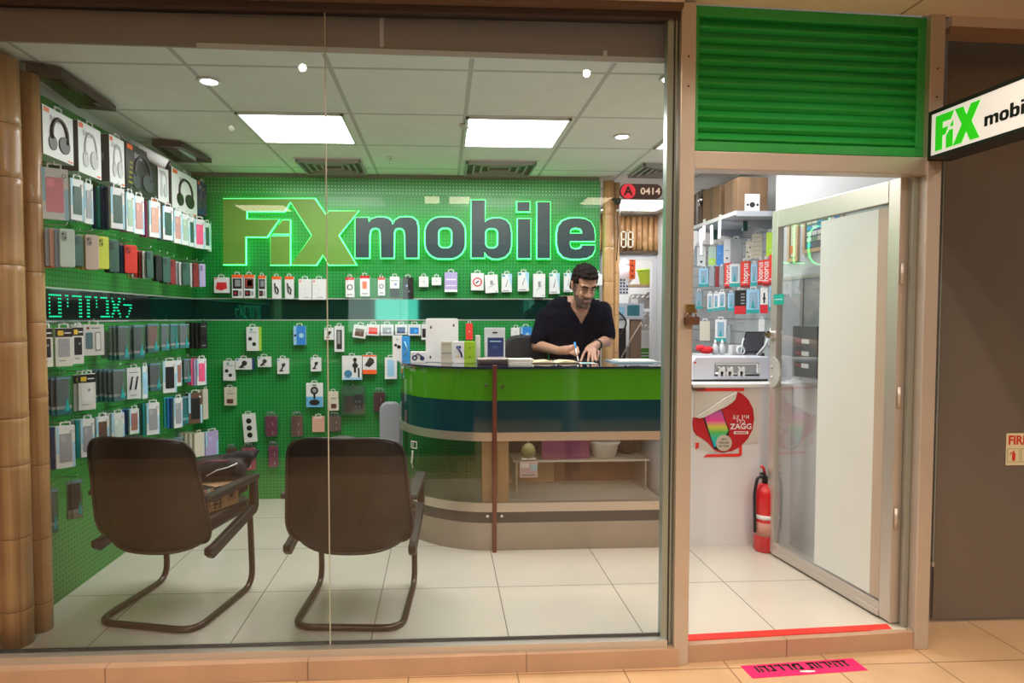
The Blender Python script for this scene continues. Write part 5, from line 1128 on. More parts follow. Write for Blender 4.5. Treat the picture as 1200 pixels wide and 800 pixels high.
BW = [  # row, items: (x0,x1,y0,y1,kind,carton colour,art,what)
 ('row under the letter sign', [(251, 268, 323, 343, 'photo', 'white', art_cloth, 'white box showing a red cloth'), (272, 284, 320, 349, 'photo', 'white', art_od, 'orange-topped box with two dark pictures'), (286, 298, 320, 349, 'photo', 'white', art_or, 'orange-topped box with a red picture'),
   (303, 311, 321, 349, 'photo', 'white', art_od, 'narrow orange-topped box'), (319, 329, 322, 350, 'photo', 'white', art_og, 'orange-topped white box with black cable'), (334, 344, 322, 350, 'photo', 'white', art_og, 'orange-topped white box with black cable'),
   (350, 365, 325, 351, 'photo', 'white', art_plain, 'almost blank white box'), (366, 382, 325, 351, 'photo', 'white', art_plain, 'almost blank white box'), (405, 415, 323, 348, 'photo', 'white', art_red, 'red-topped box with black ring'),
   (422, 433, 321, 347, 'photo', 'white', art_two, 'red-topped box with orange square'), (443, 451, 323, 346, 'photo', 'white', art_red, 'narrow red-topped box with black ring'), (457, 468, 322, 348, 'photo', 'white', art_bw, 'half white half black box'),
   (472, 484, 323, 350, 'photo', 'black', art_blk, 'black box'), (491, 502, 322, 336, 'photo', 'white', art_small, 'small square white box'), (506, 517, 323, 334, 'photo', 'white', art_small, 'small square white box'),
   (521, 536, 317, 342, 'photo', 'lavender', art_lav, 'lavender blue pack'), (552, 567, 318, 340, 'photo', 'white', art_ring, 'white pack with big red ring'), (568, 583, 320, 343, 'photo', 'white', art_dots, 'slightly tilted white pack with a loop'),
   (588, 600, 319, 342, 'photo', 'white', art_cab, 'blue and white cable pack'), (607, 620, 317, 341, 'photo', 'white', art_cab, 'blue and white cable pack'), (625, 639, 319, 348, 'photo', 'white', art_dots, 'tall white pack'),
   (644, 656, 318, 344, 'photo', 'white', art_cab, 'blue-cornered cable pack left of the head'), (661, 671, 318, 342, 'photo', 'white', art_cab, 'cable pack half hidden by the head'), (694, 706, 319, 334, 'photo', 'white', art_small, 'square white box right of the head')]),
 ('row touching the mirror band', [(289, 303, 381, 411, 'photo', 'white', art_trio, 'tall white box with lime edge and gadgets'), (344, 358, 380, 404, 'photo', 'sky', art_bluef, 'shiny blue pack'), (380, 391, 382, 398, 'photo', 'white', art_mount, 'small white box with black stick'),
   (392, 403, 380, 412, 'photo', 'white', art_bar, 'tall box with a dark bar'), (415, 430, 379, 396, 'photo', 'white', mk_pic('brown'), 'tilted square box with brown picture'), (430, 445, 378, 393, 'photo', 'white', mk_pic('red'), 'square box with red picture'),
   (446, 461, 378, 393, 'photo', 'white', mk_pic('steel'), 'square box with grey picture'), (463, 477, 378, 392, 'photo', 'white', mk_pic('navy'), 'square box with navy picture'), (478, 493, 378, 393, 'photo', 'white', mk_pic('blue'), 'square box with blue picture'),
   (494, 500, 378, 398, 'photo', 'white', mk_pic('black'), 'box half hidden by the white panel'), (546, 554, 377, 398, 'photo', 'red', art_small, 'narrow red pack above the lime box'), (599, 610, 382, 394, 'photo', 'white', art_small, 'small white box left of the man'),
   (609, 623, 381, 402, 'photo', 'sky', art_bluef, 'blue pack beside the arm of the man')]),
 ('second row below the mirror', [(262, 275, 421, 446, 'photo', 'white', art_trio, 'tall white box with two black cubes'), (276, 295, 418, 433, 'photo', 'white', art_mount, 'wide white box with blue side'), (302, 317, 416, 430, 'photo', 'white', art_mount, 'white box with black mount'),
   (325, 338, 418, 438, 'photo', 'white', art_mount, 'white box with black clamp'), (364, 376, 417, 435, 'photo', 'white', art_mount, 'small white box with thin print'), (401, 424, 415, 445, 'photo', 'white', art_cam, 'large white box with camera pole picture'),
   (425, 441, 414, 438, 'photo', 'white', art_oran, 'white and orange box'), (451, 465, 417, 444, 'photo', 'white', art_ph, 'white box with pale window')]),
 ('third row below the mirror', [(263, 276, 452, 475, 'photo', 'cream', art_cord, 'cream box with small brown earbud picture'), (359, 378, 447, 477, 'photo', 'white', art_bigm, 'white and blue box with phone mount'), (385, 396, 457, 481, 'photo', 'cream', art_cord, 'cream box beside the clear bag'),
   (400, 428, 452, 486, 'bag', 'brown', None, 'clear bag of small parts'), (437, 452, 457, 483, 'pouch', 'wine', None, 'clear pouch with dark red case')]),
 ('row above the chairs', [(284, 298, 483, 518, 'photo', 'white', art_pads, 'tilted white box with black pads'), (310, 325, 485, 512, 'pouch', 'magenta', None, 'magenta phone pouch'), (341, 355, 485, 512, 'pouch', 'rosebrown', None, 'rose brown phone pouch'),
   (366, 380, 486, 506, 'photo', 'peach', art_peach, 'peach pack'), (384, 400, 486, 506, 'pouch', 'taupe', None, 'taupe phone pouch')]),
 ('lowest row by the corner', [(265, 277, 523, 546, 'pouch', 'wine', None, 'dark red pouch behind the jacket'), (282, 300, 522, 552, 'pouch', 'hotpink', None, 'wide pink pouch'), (314, 326, 520, 548, 'pouch', 'magenta', None, 'small magenta pouch')])]
for row, items in BW:
    n = len(items)
    for i, (x0, x1, yt, yb, kind, c, art, what) in enumerate(items):
        Yf = YB - .045; a = on(1, Yf, x0, yb); b_ = on(1, Yf, x1, yt); w = b_.x - a.x; h = b_.z - a.z - (.012 if kind == 'photo' else 0)
        M4 = frame(((a.x + b_.x) / 2, Yf, a.z), (1, 0))
        tilt = {284: 4, 415: -8, 430: -3, 568: 3, 385: 2, 262: -1}.get(x0, 0)
        if tilt: M4 = M4 @ Matrix.Translation((0, 0, h)) @ Matrix.Rotation(R(-tilt), 4, 'Y') @ Matrix.Translation((0, 0, -h))
        t = product(kind, c, w, h, .03 if kind != 'bag' else .035, '%s, %s from left, %s' % (what, ordw(i + 1), row), M4, art=art)
        if x0 in (289, 276): MB().box(w / 2, w / 2 + .014, .002, .028, 0, h, K('lime' if x0 == 289 else 'navy')).build('coloured_side', t)
        hooks_b.append(((a.x + b_.x) / 2, b_.z + .004))
for x, z in hooks_b: hook_mesh(YB + .001, YB - .055, 1, x, z).build('hook', wb)

# ---------------------------------------------------------------- passage on the right: white cabinet, cutter, shelf, goods
t = thing('white_cabinet', 'white base cabinet with worktop in the passage right of the post', 'cabinet', (1.51, 3.71, 0))
CW = mat('white_laminate', (.74, .74, .78), .35, var=.03, scale=2)
MB().box(-.15, .64, .0, 1.1, 0, .975, CW).build('carcass', t); MB().box(-.16, .64, -.012, 1.1, .975, .998, WHITE).build('worktop', t, bevel=.003)
b = MB(); b.box(-.01, .0, -.02, -.01, .975, .995, DARK); b.box(.0, .075, -.025, -.012, .962, .975, mat('brown_edge', (.12, .04, .03), .4)); b.build('edge_clip', t)
# the peeling poster
pY = 3.705
def pz(px_, py_): p = on(1, pY, px_, py_); return (p.x, p.z)
ps = thing('peeling_poster', 'torn round red poster with white lettering peeling off the white cabinet', 'poster', (0, pY, 0))
RP2 = mat('poster_red', (.50, .012, .02), .35, var=.05, scale=4)
def pc(pts): return [pz(800 + x / 6.667, 440 + y / 6.667) for x, y in pts]
out = pc([(425, 122), (470, 145), (515, 190), (550, 260), (558, 340), (545, 420), (510, 490), (450, 555), (380, 590), (310, 602), (262, 592), (238, 575), (200, 530), (150, 490), (105, 465), (82, 430), (76, 380), (80, 325), (110, 328), (155, 322), (270, 262), (330, 235), (375, 205), (398, 175)])
MB().prism([(x, z) for x, z in out], -.002, 0, RP2).build('red_disc', ps)
MB().prism(pc([(98, 118), (598, 108), (590, 525), (470, 530), (450, 560), (400, 590), (250, 600), (80, 560)]), -.0004, .0, mat('glue_residue_paper', (.62, .58, .54), .6, var=.08, scale=14)).build('paper_backing', ps)
MB().prism(pc([(100, 320), (240, 230), (320, 175), (415, 125), (400, 180), (375, 207), (330, 237), (270, 264), (155, 322), (120, 330)]), -.022, -.004, mat('curled_paper', (.66, .64, .60), .5)).build('curled_edge', ps)
b = MB()
for q in ([(110, 100), (480, 98), (480, 120), (110, 122)], [(160, 636), (190, 615), (440, 608), (440, 560), (462, 545), (462, 620), (435, 632)], [(100, 525), (126, 522), (126, 560), (100, 576)]): b.prism(pc(q), -.0025, -.0005, mat('red_tape', (.8, .03, .02), .4))
b.build('tape', ps)
# phone picture with a rainbow screen
def rain():
    m = mat('rainbow_screen', (.5, .3, .6), .3); k = NT(m); P, X = k.pos()
    r = k.n('ShaderNodeValToRGB'); z0, z1 = pc([(250, 560)])[0][1], pc([(250, 270)])[0][1]
    f = k.n('ShaderNodeMapRange'); f.inputs['From Min'].default_value = z0; f.inputs['From Max'].default_value = z1; k.l(X[2], f.inputs['Value']); k.l(f.outputs[0], r.inputs[0])
    e = r.color_ramp.elements; e[0].color = (.02, .35, .6, 1); e[1].color = (.5, .12, .45, 1)
    for p_, c_ in ((.22, (.02, .5, .45, 1)), (.42, (.12, .5, .08, 1)), (.55, (.65, .6, .08, 1)), (.72, (.8, .06, .35, 1))): x = e.new(p_); x.color = c_
    k.l(r.outputs[0], k.b.inputs['Base Color']); return m
b = MB(); b.prism(pc([(155, 322), (300, 255), (365, 430), (330, 600), (240, 570)]), -.003, -.002, DARK); b.prism(pc([(170, 322), (296, 264), (355, 430), (300, 520), (245, 560)]), -.0036, -.003, rain())
b.build('phone_picture', ps)
cc = pc([(320, 525)])[0]; rr_ = abs(pc([(382, 525)])[0][0] - cc[0])
b = MB(); b.disc(cc[0], cc[1], rr_, -.0045, -.0036, col(.55, .50, .42), n=24)
for i, s_ in enumerate(('ןתינ', 'תואצות', 'תוירחא')): b.text(s_, rr_ * .42, cc[0], cc[1] + rr_ * (.45 - .42 * i), -.0050, BLACK, bold=.0001)
b.build('round_badge', ps)
b = MB(); kx, kz = pc([(455, 322)])[0]; hgt = abs(pc([(455, 400)])[0][1] - kz)
b.text('גצ ןיא', .036, kx, kz, -.0030, WHITE, bold=.0006, sp=1.2).text('ילב', .036, kx, kz - hgt * .48, -.0030, WHITE, bold=.0006, sp=1.2).text('ZAGG', .046, kx, kz - hgt * .98, -.0030, WHITE, bold=.0011, sx=1.05)
kx2, kz2 = pc([(455, 445)])[0]; b.rr(kx2 - .045, kx2 + .045, kz2 - .009, kz2 + .009, .004, -.0026, -.002, WHITE).text('4GADGET', .016, kx2, kz2, -.0032, RP2, bold=.0004)
b.build('lettering', ps)
# cutting machine
p = on(1, 3.84, 811, 446); q = on(1, 3.84, 903, 414); W = q.x - p.x; H = .155
t = thing('cutting_plotter', 'white desktop cutting machine with three rollers on the white cabinet', 'machine', (p.x, 3.84, .998))
MW2 = mat('white_moulding', (.72, .74, .84), .3, coat=.3)
MB().prism([(0, .012), (0, H * .82), (.025, H), (W - .01, H), (W, H - .012), (W, .012)], 0, .20, MW2).build('housing', t, bevel=.006)
MB().rr(W * .28, W * .86, H * .22, H * .76, .01, -.002, 0, col(.33, .35, .38, .3)).box(W * .30, W * .82, -.004, -.002, H * .68, H * .73, WHITE).tube([(W * .29, -.006, H * .33), (W * .85, -.006, H * .33)], .006, CHROME).box(W * .28, W * .86, -.003, -.002, H * .22, H * .27, DARK).build('bay', t)
for k in (.36, .46, .61): 
    b = MB(); x = W * k
    for s_ in (-.018, .012): b.rr(x + s_, x + s_ + .010, H * .22, H * .60, .003, -.022, -.004, WHITE)
    b.box(x - .018, x + .022, -.020, -.006, H * .42, H * .56, WHITE).disc(x, H * .35, .010, -.018, -.008, BLACK); b.build('pinch_roller', t)
MB().box(W * .82, W * .86, -.016, -.002, H * .34, H * .70, WHITE).build('cutter_head', t)
MB().box(.01, W - .01, .01, .19, 0, .012, BLACK).build('foot_rail', t)
MB().rr(W * .02, W * .05, H * .74, H * .80, .003, -.001, 0, RED).build('power_light', t)
ZW = .999; YW = 4.12
def wk(px_, Y): return on(1, Y, px_, 414).x
t = thing('tray', 'white tray behind the cutting machine under the bottles', 'tray', (wk(832, YW), YW + .02, ZW)); MB().rr(-.10, .16, 0, .012, .004, -.09, .09, WHITE).build('base', t)
MB().box(-.1, .16, -.09, -.085, .012, .155, col(.6, .62, .64)).box(-.1, .16, .085, .09, .012, .155, col(.6, .62, .64)).box(.155, .16, -.085, .085, .012, .155, col(.6, .62, .64)).box(-.1, -.095, -.085, .085, .012, .155, col(.6, .62, .64)).box(-.095, .155, -.085, .085, .145, .152, col(.5, .52, .54)).build('side_wall', t)
t = thing('red_cloth', 'crumpled red cloth on the tray left of the white bottles', 'cloth', (wk(824, YW), YW - .02, ZW + .155))
b = MB(); [b.blob((.02 * math.cos(i * 1.7), .02 * math.sin(i), .025 + .008 * (i % 3)), .035, .03, .022, mat('red_knit', (.6, .02, .03), .9, var=.3, scale=90), n=8) for i in range(5)]; b.build('cloth', t)
for k, (px_, lab) in enumerate(((838, 'white squeeze bottle nearest the red cloth'), (846, 'white squeeze bottle right beside the first one'))):
    t = thing('bottle', lab, 'bottle', (wk(px_, YW - .03), YW - .03, ZW + .155)); MB().lathe([(.018, 0), (.019, .05), (.012, .065), (.008, .07)], col(.62, .66, .70)).build('body', t); MB().lathe([(.009, .07), (.008, .085), (.002, .10)], WHITE).build('cap', t)
t = thing('tissue_block', 'small white box on the cabinet behind the cutting machine', 'box', (wk(861, YW), YW, ZW)); MB().box(-.03, .035, -.03, .03, 0, .215, col(.66, .66, .70)).build('carton', t); MB().box(.02, .034, -.031, -.03, .15, .20, TEAL).build('print', t)
t = thing('tablet', 'black tablet propped on a white wire stand beside the door edge', 'tablet', (wk(884, YW - .05), YW - .05, ZW))
SH = Matrix.Translation((0, 0, .165)) @ Matrix.Rotation(R(-22), 4, 'X') @ Matrix.Rotation(R(0), 4, 'Y')
MB().prism([(-.10, 0), (.055, .0), (.10, .15), (-.035, .15)], -.006, .0, mat('tablet_black', (.03, .03, .035), .2), M=SH).build('body', t); MB().prism([(-.085, .012), (.05, .012), (.088, .14), (-.03, .14)], -.007, -.006, mat('tablet_screen', (.06, .06, .07), .1), M=SH).build('screen', t)
MB().box(-.06, .06, -.02, .12, 0, .165, col(.12, .12, .13)).tube([(-.0, -.03, .15), (.06, -.03, .22), (.13, .01, .37)], .006, WHITE).tube([(.02, -.03, .15), (.09, -.02, .24), (.13, .01, .37)], .004, WHITE).build('stand', t)
t = thing('cable_coil', 'white cable coil standing beside the tablet on the cabinet', 'cable', (wk(868, YW - .08), YW - .08, ZW + .155))
b = MB(); b.tube([(.025 * cos(a), .004 * sin(3 * a), .03 + .028 * sin(a)) for a in [2 * pi * i / 14 for i in range(14)]], .005, WHITE, closed=True, n=6).tube([(.0, 0, .0), (.012, 0, .09), (.02, 0, .11)], .006, WHITE); b.box(-.04, .04, -.01, .06, -.155, -.0, col(.08, .08, .09)); b.build('coil', t)
# shelf with boxes
t = thing('wall_shelf', 'pale blue grey metal shelf with price strips high in the passage', 'shelf', (1.90, 3.98, 2.085))
SHM = mat('shelf_pale_metal', (.50, .53, .60), .35, .2)
MB().box(0, .40, 0, .80, -.016, 0, SHM).box(-.004, .0, 0, .80, -.02, .005, WHITE).box(0, .4, -.004, 0, -.03, .004, SHM).build('deck', t)
for y in (.25, .72): MB().prism([(.02, -.016), (.40, -.016), (.40, -.09)], y, y + .018, SHM).box(.17, .2, y - .004, y + .022, -.09, -.02, K('dgreen')).build('bracket', t)
for (y, z, a) in ((.20, .16, 4), (.34, .13, -6), (.46, .15, 3), (.52, .19, -4)): MB().box(-.006, -.004, y, y + .04, -z, .0, WHITE, M=Matrix.Rotation(R(a), 4, 'X')).build('price_strip', t)
def carton(label, x, y, w, d, h, z=2.0855, m=CARD2, rz=0):
    t = thing('carton', label, 'box', (x, y, z), rz); MB().box(-w / 2, w / 2, -d / 2, d / 2, 0, h, m).build('body', t, bevel=.004)
    MB().box(-.02, .02, -d / 2 - .001, -d / 2, 0, h, col(.15, .10, .06)).box(-w / 2 - .001, -w / 2, -.02, .02, 0, h, col(.15, .10, .06)).build('tape', t); return t
t = carton('brown carton at the near end of the high shelf carrying a white label', 2.03, 4.12, .20, .20, .23)
MB().box(-.055, .045, -.103, -.1015, .0, .12, WHITE).disc(-.005, .05, .018, -.104, -.103, DARK).disc(-.035, .05, .008, -.104, -.103, DARK).disc(.03, .05, .008, -.104, -.103, DARK).build('printed_label', t)
carton('brown carton left of the labelled one on the high shelf', 2.02, 4.42, .20, .22, .24, rz=R(8))
t = carton('dark brown carton at the far end of the high shelf wrapped in clear plastic', 2.04, 4.66, .22, .2, .26, m=mat('dull_cardboard', (.11, .065, .04), .7), rz=R(-6))
MB().tube([(-.12, -.10, .14), (-.13, -.11, .18), (-.11, -.11, .20), (-.12, -.1, .16)], .012, CHROME).build('foil_wrap', t)
# goods on the slat board of the passage
def art_hop(a, w, h): a.text('hoprus', h * .30, 0, h * .55, -.001, WHITE, bold=.0006, rot=R(-90), sx=.9).box(-w * .5, w * .5, -.0008, 0, 0, h * .1, K('wine'))
def art_blisterp(a, w, h): a.box(-w * .5, w * .5, -.001, 0, 0, h * .16, TEAL).rr(-w * .3, w * .3, h * .22, h * .88, .004, -.002, 0, col(.25, .38, .5)).prism([(-w * .15, h * .22), (w * .15, h * .22), (0, h * .6)], -.003, -.002, TEAL)
def art_br(a, w, h): a.box(-w * .5, w * .5, -.001, 0, 0, h * .34, RED)
def art_brx(a, w, h):
    art_br(a, w, h)
    for i in range(4): a.box(w * .05, w * .4, -.001, 0, h * (.42 + .13 * i), h * (.48 + .13 * i), GREYP)
def art_wr(a, w, h): art_br(a, w, h); a.disc(0, h * .58, w * .2, -.001, 0, BLACK).box(-w * .1, w * .1, -.001, 0, h * .4, h * .8, DARK)
def art_gr(a, w, h): a.box(-w * .4, w * .4, -.001, 0, h * .1, h * .4, LIME).disc(0, h * .25, w * .1, -.002, 0, WHITE)
def art_wd(a, w, h): a.disc(0, h * .2, w * .15, -.001, 0, BLACK).box(-w * .3, w * .3, -.001, 0, h * .5, h * .54, GREYP)
def art_st(a, w, h):
    for i in range(5): a.box(-w / 2, w / 2, -.001, 0, h * (.12 + .18 * i), h * (.135 + .18 * i), GREYP)
    for i in range(3): a.box(w * (-.25 + .25 * i), w * (-.24 + .25 * i), -.001, 0, 0, h, GREYP)
def art_cm(a, w, h):
    for i in range(6): a.disc(w * .3 * math.sin(i * 2.1), h * (.15 + .13 * i), w * .14, -.001, 0, [BLACK, WHITE][i % 2])
PR = [('top', [(814, 821, 288, 311, 'steel', art_wd), (817, 827, 289, 311, 'white', art_wd), (830, 839, 289, 312, 'palegreen', art_gr), (840, 848, 287, 311, 'blue', art_blk), (848, 856, 280, 308, 'white', art_wd), (856, 869, 280, 307, 'grey', art_st), (874, 881, 283, 304, 'cream', art_cm), (881, 893, 274, 302, 'cream', art_st), (898, 907, 272, 300, 'lime', art_gr), (907, 912, 262, 298, 'black', art_blk)]),
      ('red', [(819, 830, 314, 336, 'sky', art_blisterp), (831, 837, 314, 335, 'steel', art_blk), (838, 843, 312, 336, 'wine', None), (843, 848, 312, 334, 'steel', art_blk), (849, 857, 308, 338, 'red', art_hop), (855, 867, 309, 336, 'white', art_blisterp), (868, 879, 306, 337, 'red', art_hop), (880, 887, 309, 335, 'sky', art_blisterp), (888, 894, 305, 334, 'red', art_hop), (894, 901, 304, 335, 'red', art_hop), (901, 912, 298, 334, 'red', art_hop)]),
      ('middle', [(815, 823, 341, 362, 'steel', art_blisterp), (829, 835, 344, 365, 'white', art_blisterp), (836, 842, 344, 364, 'white', art_blisterp), (842, 850, 342, 363, 'white', art_blisterp), (853, 860, 343, 364, 'sky', art_blisterp), (861, 874, 340, 368, 'black', art_brx), (875, 890, 339, 367, 'sky', art_blisterp), (891, 900, 337, 367, 'white', art_wr), (901, 910, 336, 364, 'sky', art_blisterp)]),
      ('lowest', [(820, 832, 376, 399, 'cream', None), (838, 851, 374, 400, 'white', art_blisterp), (852, 856, 380, 402, 'steel', None), (889, 896, 374, 388, 'white', art_small)])]
NMx = {'palegreen': 'pale green'}
for rn, items in PR:
    for i, (x0, x1, yt, yb, c, art) in enumerate(items):
        X_ = XR - .14; yaw = 35
        P = on(0, X_, (x0 + x1) / 2, (yt + yb) / 2); nn = Vector((-sin(R(yaw)), -cos(R(yaw)), 0)); E0 = Vector((0, 0, EYE))
        def hit(px_, py_):
            d = ray(px_, py_); t = (P - E0).dot(nn) / d.dot(nn); return E0 + d * t
        a, b_ = hit(x0, (yt + yb) / 2), hit(x1, (yt + yb) / 2); w = (b_ - a).length; mid = (a + b_) / 2
        zt, zb = hit((x0 + x1) / 2, yt).z, hit((x0 + x1) / 2, yb).z
        product('photo', c, w, zt - zb, .02, '%s pack, %s from left, %s row of the passage display' % (NMx.get(c, c), ordw(i + 1), rn), frame((mid.x, mid.y, zb), (-nn.y, nn.x)), art=art, small=w < .03)
        MB().tube([(XR, mid.y + .03, zt + .012), (mid.x + .01, mid.y + .008, zt + .012)], .0025, HOOK, n=5).build('hook', pb)
b = MB()
# far passage wall filler behind the display: grey board
struct(MB().box(1.40 + .4, 1.42 + .4, 6.0, 6.02, 0, .01, wallW).build('trim_6'))
# framed pictures on the white pier
def picture(label, ya, yb_, z0, z1, artf):
    t = thing('picture_frame', label, 'picture', (2.138, yb_, z0), R(-90)); W = yb_ - ya; H = z1 - z0
    MB().box(0, W, -.014, 0, 0, .022, WOODL).box(0, W, -.014, 0, H - .022, H, WOODL).box(0, .022, -.014, 0, .022, H - .022, WOODL).box(W - .022, W, -.014, 0, .022, H - .022, WOODL).build('frame', t)
    b = MB(); b.box(.022, W - .022, -.006, 0, .022, H - .022, col(.05, .08, .12)); artf(b, W, H); b.build('print', t)
random.seed(3)
def mosaic(b, W, H):
    for i in range(6):
        for j in range(6):
            c_ = random.choice([(.5, .6, .7), (.05, .25, .6), (.6, .5, .4), (.1, .1, .12), (.7, .7, .7), (.15, .3, .15)])
            x = .028 + i * (W - .056) / 6; z = .028 + j * (H - .056) / 6; b.box(x + .003, x + (W - .056) / 6 - .003, -.007, -.006, z + .003, z + (H - .056) / 6 - .006, col(*c_))
def cert(b, W, H): b.box(.03, W - .03, -.007, -.006, .03, H - .03, col(.62, .6, .40)).disc(W * .35, H * .25, .025, -.008, -.007, col(.6, .12, .03)); [b.box(.06, W - .07, -.008, -.007, H * (.4 + .08 * i), H * (.42 + .08 * i), GREYP) for i in range(5)]
ya, yb2 = on(0, 2.138, 968, 290).y, on(0, 2.138, 943, 290).y
picture('wooden frame with a blue photo collage on the white pier behind the door glass', ya - .16, yb2, on(0, 2.138, 945, 297).z, on(0, 2.138, 955, 243).z, mosaic)
ya, yb2 = on(0, 2.138, 937, 290).y, min(3.93, on(0, 2.138, 925, 290).y)
picture('narrow wooden frame with a certificate on the white pier', ya, yb2, on(0, 2.138, 935, 306).z, on(0, 2.138, 931, 250).z, cert)
t = thing('grey_wall_panel', 'grey panel fixed low on the white pier behind the door glass', 'panel', (2.139, 3.92, 1.03), R(-90))
MB().box(0, 1.0, -.008, 0, 0, .62, col(.30, .31, .33)).build('sheet', t); MB().box(0, 1.0, -.014, -.008, .60, .62, STEEL).build('trim_strip', t)
MB().box(.30, .33, -.014, -.008, 0, .6, col(.2, .2, .21)).build('joint', t)
t = thing('card_rack', 'dark display rack with pale cards on the white pier behind the door glass', 'rack', (2.085, 3.50, 1.05), R(-90))
MB().box(-.12, .12, -.0, .05, 0, .30, col(.10, .095, .10)).build('back', t)
b = MB()
for i in range(3): b.box(-.02, .05, -.004, 0, .06 + i * .07, .085 + i * .07, WHITE).box(-.08, -.03, -.004, 0, .065 + i * .07, .08 + i * .07, col(.4, .1, .1))
b.build('card', t)
# fire extinguisher
t = thing('fire_extinguisher', 'red fire extinguisher on the floor between white cabinet and open door', 'fire extinguisher', (1.935, 3.625, 0))
RE = mat('extinguisher_red', (.62, .015, .02), .25, coat=.4)
MB().lathe([(.052, 0), (.060, .01), (.060, .34), (.054, .375), (.034, .40), (.02, .41)], RE, n=24).build('cylinder', t)
MB().lathe([(.0608, .20), (.0608, .225)], WHITE, n=24).lathe([(.0607, .10), (.0607, .18)], col(.55, .25, .2), n=24).build('label_band', t)
MB().lathe([(.018, .41), (.018, .44), (.012, .45)], BLACK).tube([(0, 0, .44), (-.02, -.02, .47), (-.05, -.04, .475)], .008, BLACK).tube([(0, 0, .45), (-.02, -.02, .50), (-.045, -.04, .52)], .008, RE).build('valve', t)
MB().tube(arcp([(.015, -.01, .43), (-.055, -.02, .46), (-.075, -.02, .36), (-.068, -.02, .12)], .04), .009, BLACK).build('hose', t)

# ---------------------------------------------------------------- workroom seen through the white door frame
def rk(px_, py_, Y): return on(1, Y, px_, py_)
t = thing('storage_shelf', 'brown wooden workroom shelf heaped with clear bags', 'shelf', (rk(745, 335, 7.3).x, 7.3, rk(745, 333, 7.3).z))
MB().box(-.35, .45, 0, .4, -.02, 0, WOODL).build('board', t); MB().box(-.35, -.32, .02, .05, -.6, -.02, STEEL).box(.42, .45, .02, .05, -.6, -.02, STEEL).build('upright', t)
z0 = rk(745, 333, 7.3).z
t = thing('green_bin', 'bright green bin on the workroom shelf', 'bin', (rk(762, 320, 7.4).x, 7.45, z0)); MB().lathe([(.10, 0), (.14, .16), (.15, .17)], K('lime'), sy=.8).build('body', t); MB().lathe([(.155, .17), (.155, .185)], LIME, sy=.8).build('rim', t)
t = thing('orange_strip', 'vertical orange patterned strip hanging over the workroom shelf', 'banner', (rk(741, 315, 7.2).x, 7.2, rk(741, 327, 7.2).z))
b = MB(); b.box(-.035, .035, -.002, 0, 0, .26, mat('fluo_orange', (.9, .12, .02), .5)); b.build('strip', t)
b = MB()
for i in range(4): b.disc(0, .035 + .062 * i, .014, -.004, -.002, col(.3, .03, .01))
b.build('pattern', t)
t = thing('white_sack', 'white sack on the left of the workroom shelf', 'sack', (rk(730, 312, 7.35).x, 7.42, z0)); b = MB(); b.blob((0, 0, .12), .16, .1, .13, col(.65, .64, .68, .6)).blob((.04, 0, .25), .06, .05, .05, col(.65, .64, .68, .6)); b.build('body', t)
for i, (px_, py_, s_) in enumerate(((752, 352, .19), (768, 345, .15), (765, 372, .17), (755, 385, .16), (770, 392, .14))):
    p = rk(px_, py_, 7.28); t = thing('clear_bag', ['clear plastic bag hanging highest under the workroom shelf', 'clear bag at the right under the workroom shelf', 'middle clear bag with white stripes in the workroom', 'lower left clear bag in the workroom', 'lowest clear bag in the workroom by the frame'][i], 'bag', (p.x, 7.28, p.z))
    b = MB(); b.rr(-s_ * .8, s_ * .8, -s_ * .5, s_ * .4, .05, -.03, .03, col(.42, .38, .36, .2))
    for k in range(5): b.tube([(-s_ * .7 + k * s_ * .32, -.032, s_ * .15), (-s_ * .55 + k * s_ * .32, -.034, s_ * .3)], .008, WHITE)
    b.build('plastic', t, bevel=.02)
t = thing('steel_container', 'white and teal electronic boxes stacked on the workroom stand', 'device', (rk(737, 372, 6.95).x, 6.95, rk(737, 372, 6.95).z))
MB().box(-.15, .17, 0, .2, 0, .16, col(.5, .55, .62)).build('body', t); MB().box(-.02, .12, -.004, 0, .02, .14, col(.02, .15, .18)).box(-.14, -.05, -.004, 0, .03, .12, col(.25, .5, .65)).box(.02, .10, -.005, 0, .16, .21, WHITE).build('front', t)
t = thing('perforated_bracket', 'white perforated panel at the left inside the workroom door', 'panel', (rk(727, 345, 6.9).x, 6.9, rk(727, 345, 6.9).z))
b = MB(); b.box(-.09, .09, 0, .01, 0, .17, WHITE); b.build('plate', t); b = MB(); [b.box(-.075 + .035 * i, -.055 + .035 * i, -.002, 0, .012 + .035 * j, .032 + .035 * j, NAVY) for i in range(5) for j in range(5) if i < 4 or j < 3]; b.build('hole', t)
t = thing('work_stand', 'dark stand with wooden leg and hanging cables in the workroom', 'stand', (rk(735, 400, 6.95).x, 6.95, 0))
zt_ = rk(737, 372, 6.95).z
MB().box(-.17, .2, -.02, .25, zt_ - .02, zt_, col(.45, .45, .5)).build('top', t); MB().box(.04, .16, .0, .06, 0, zt_ - .02, mat('old_wood', (.22, .14, .09), .6)).build('leg', t); MB().box(-.17, .03, .15, .2, .9, zt_ - .02, col(.02, .02, .025)).build('dark_case', t)
MB().box(-.14, -.02, .0, .1, zt_ - .12, zt_ - .03, WHITE).build('adapter', t)
b = MB(); b.tube(arcp([(-.15, -.03, zt_ + .10), (.0, -.06, zt_ - .05), (-.14, -.05, zt_ - .25), (-.16, -.03, .9)], .1), .010, BLACK).tube([(.15, -.04, zt_ - .05), (.05, -.05, 1.2), (-.08, -.05, .95)], .006, col(.6, .5, .4)); b.build('cable', t)
t = thing('white_carton', 'white carton with a green panel low at the right in the workroom', 'box', (rk(763, 430, 7.1).x, 7.1, rk(763, 430, 7.1).z))
H = rk(763, 388, 7.1).z - rk(763, 430, 7.1).z
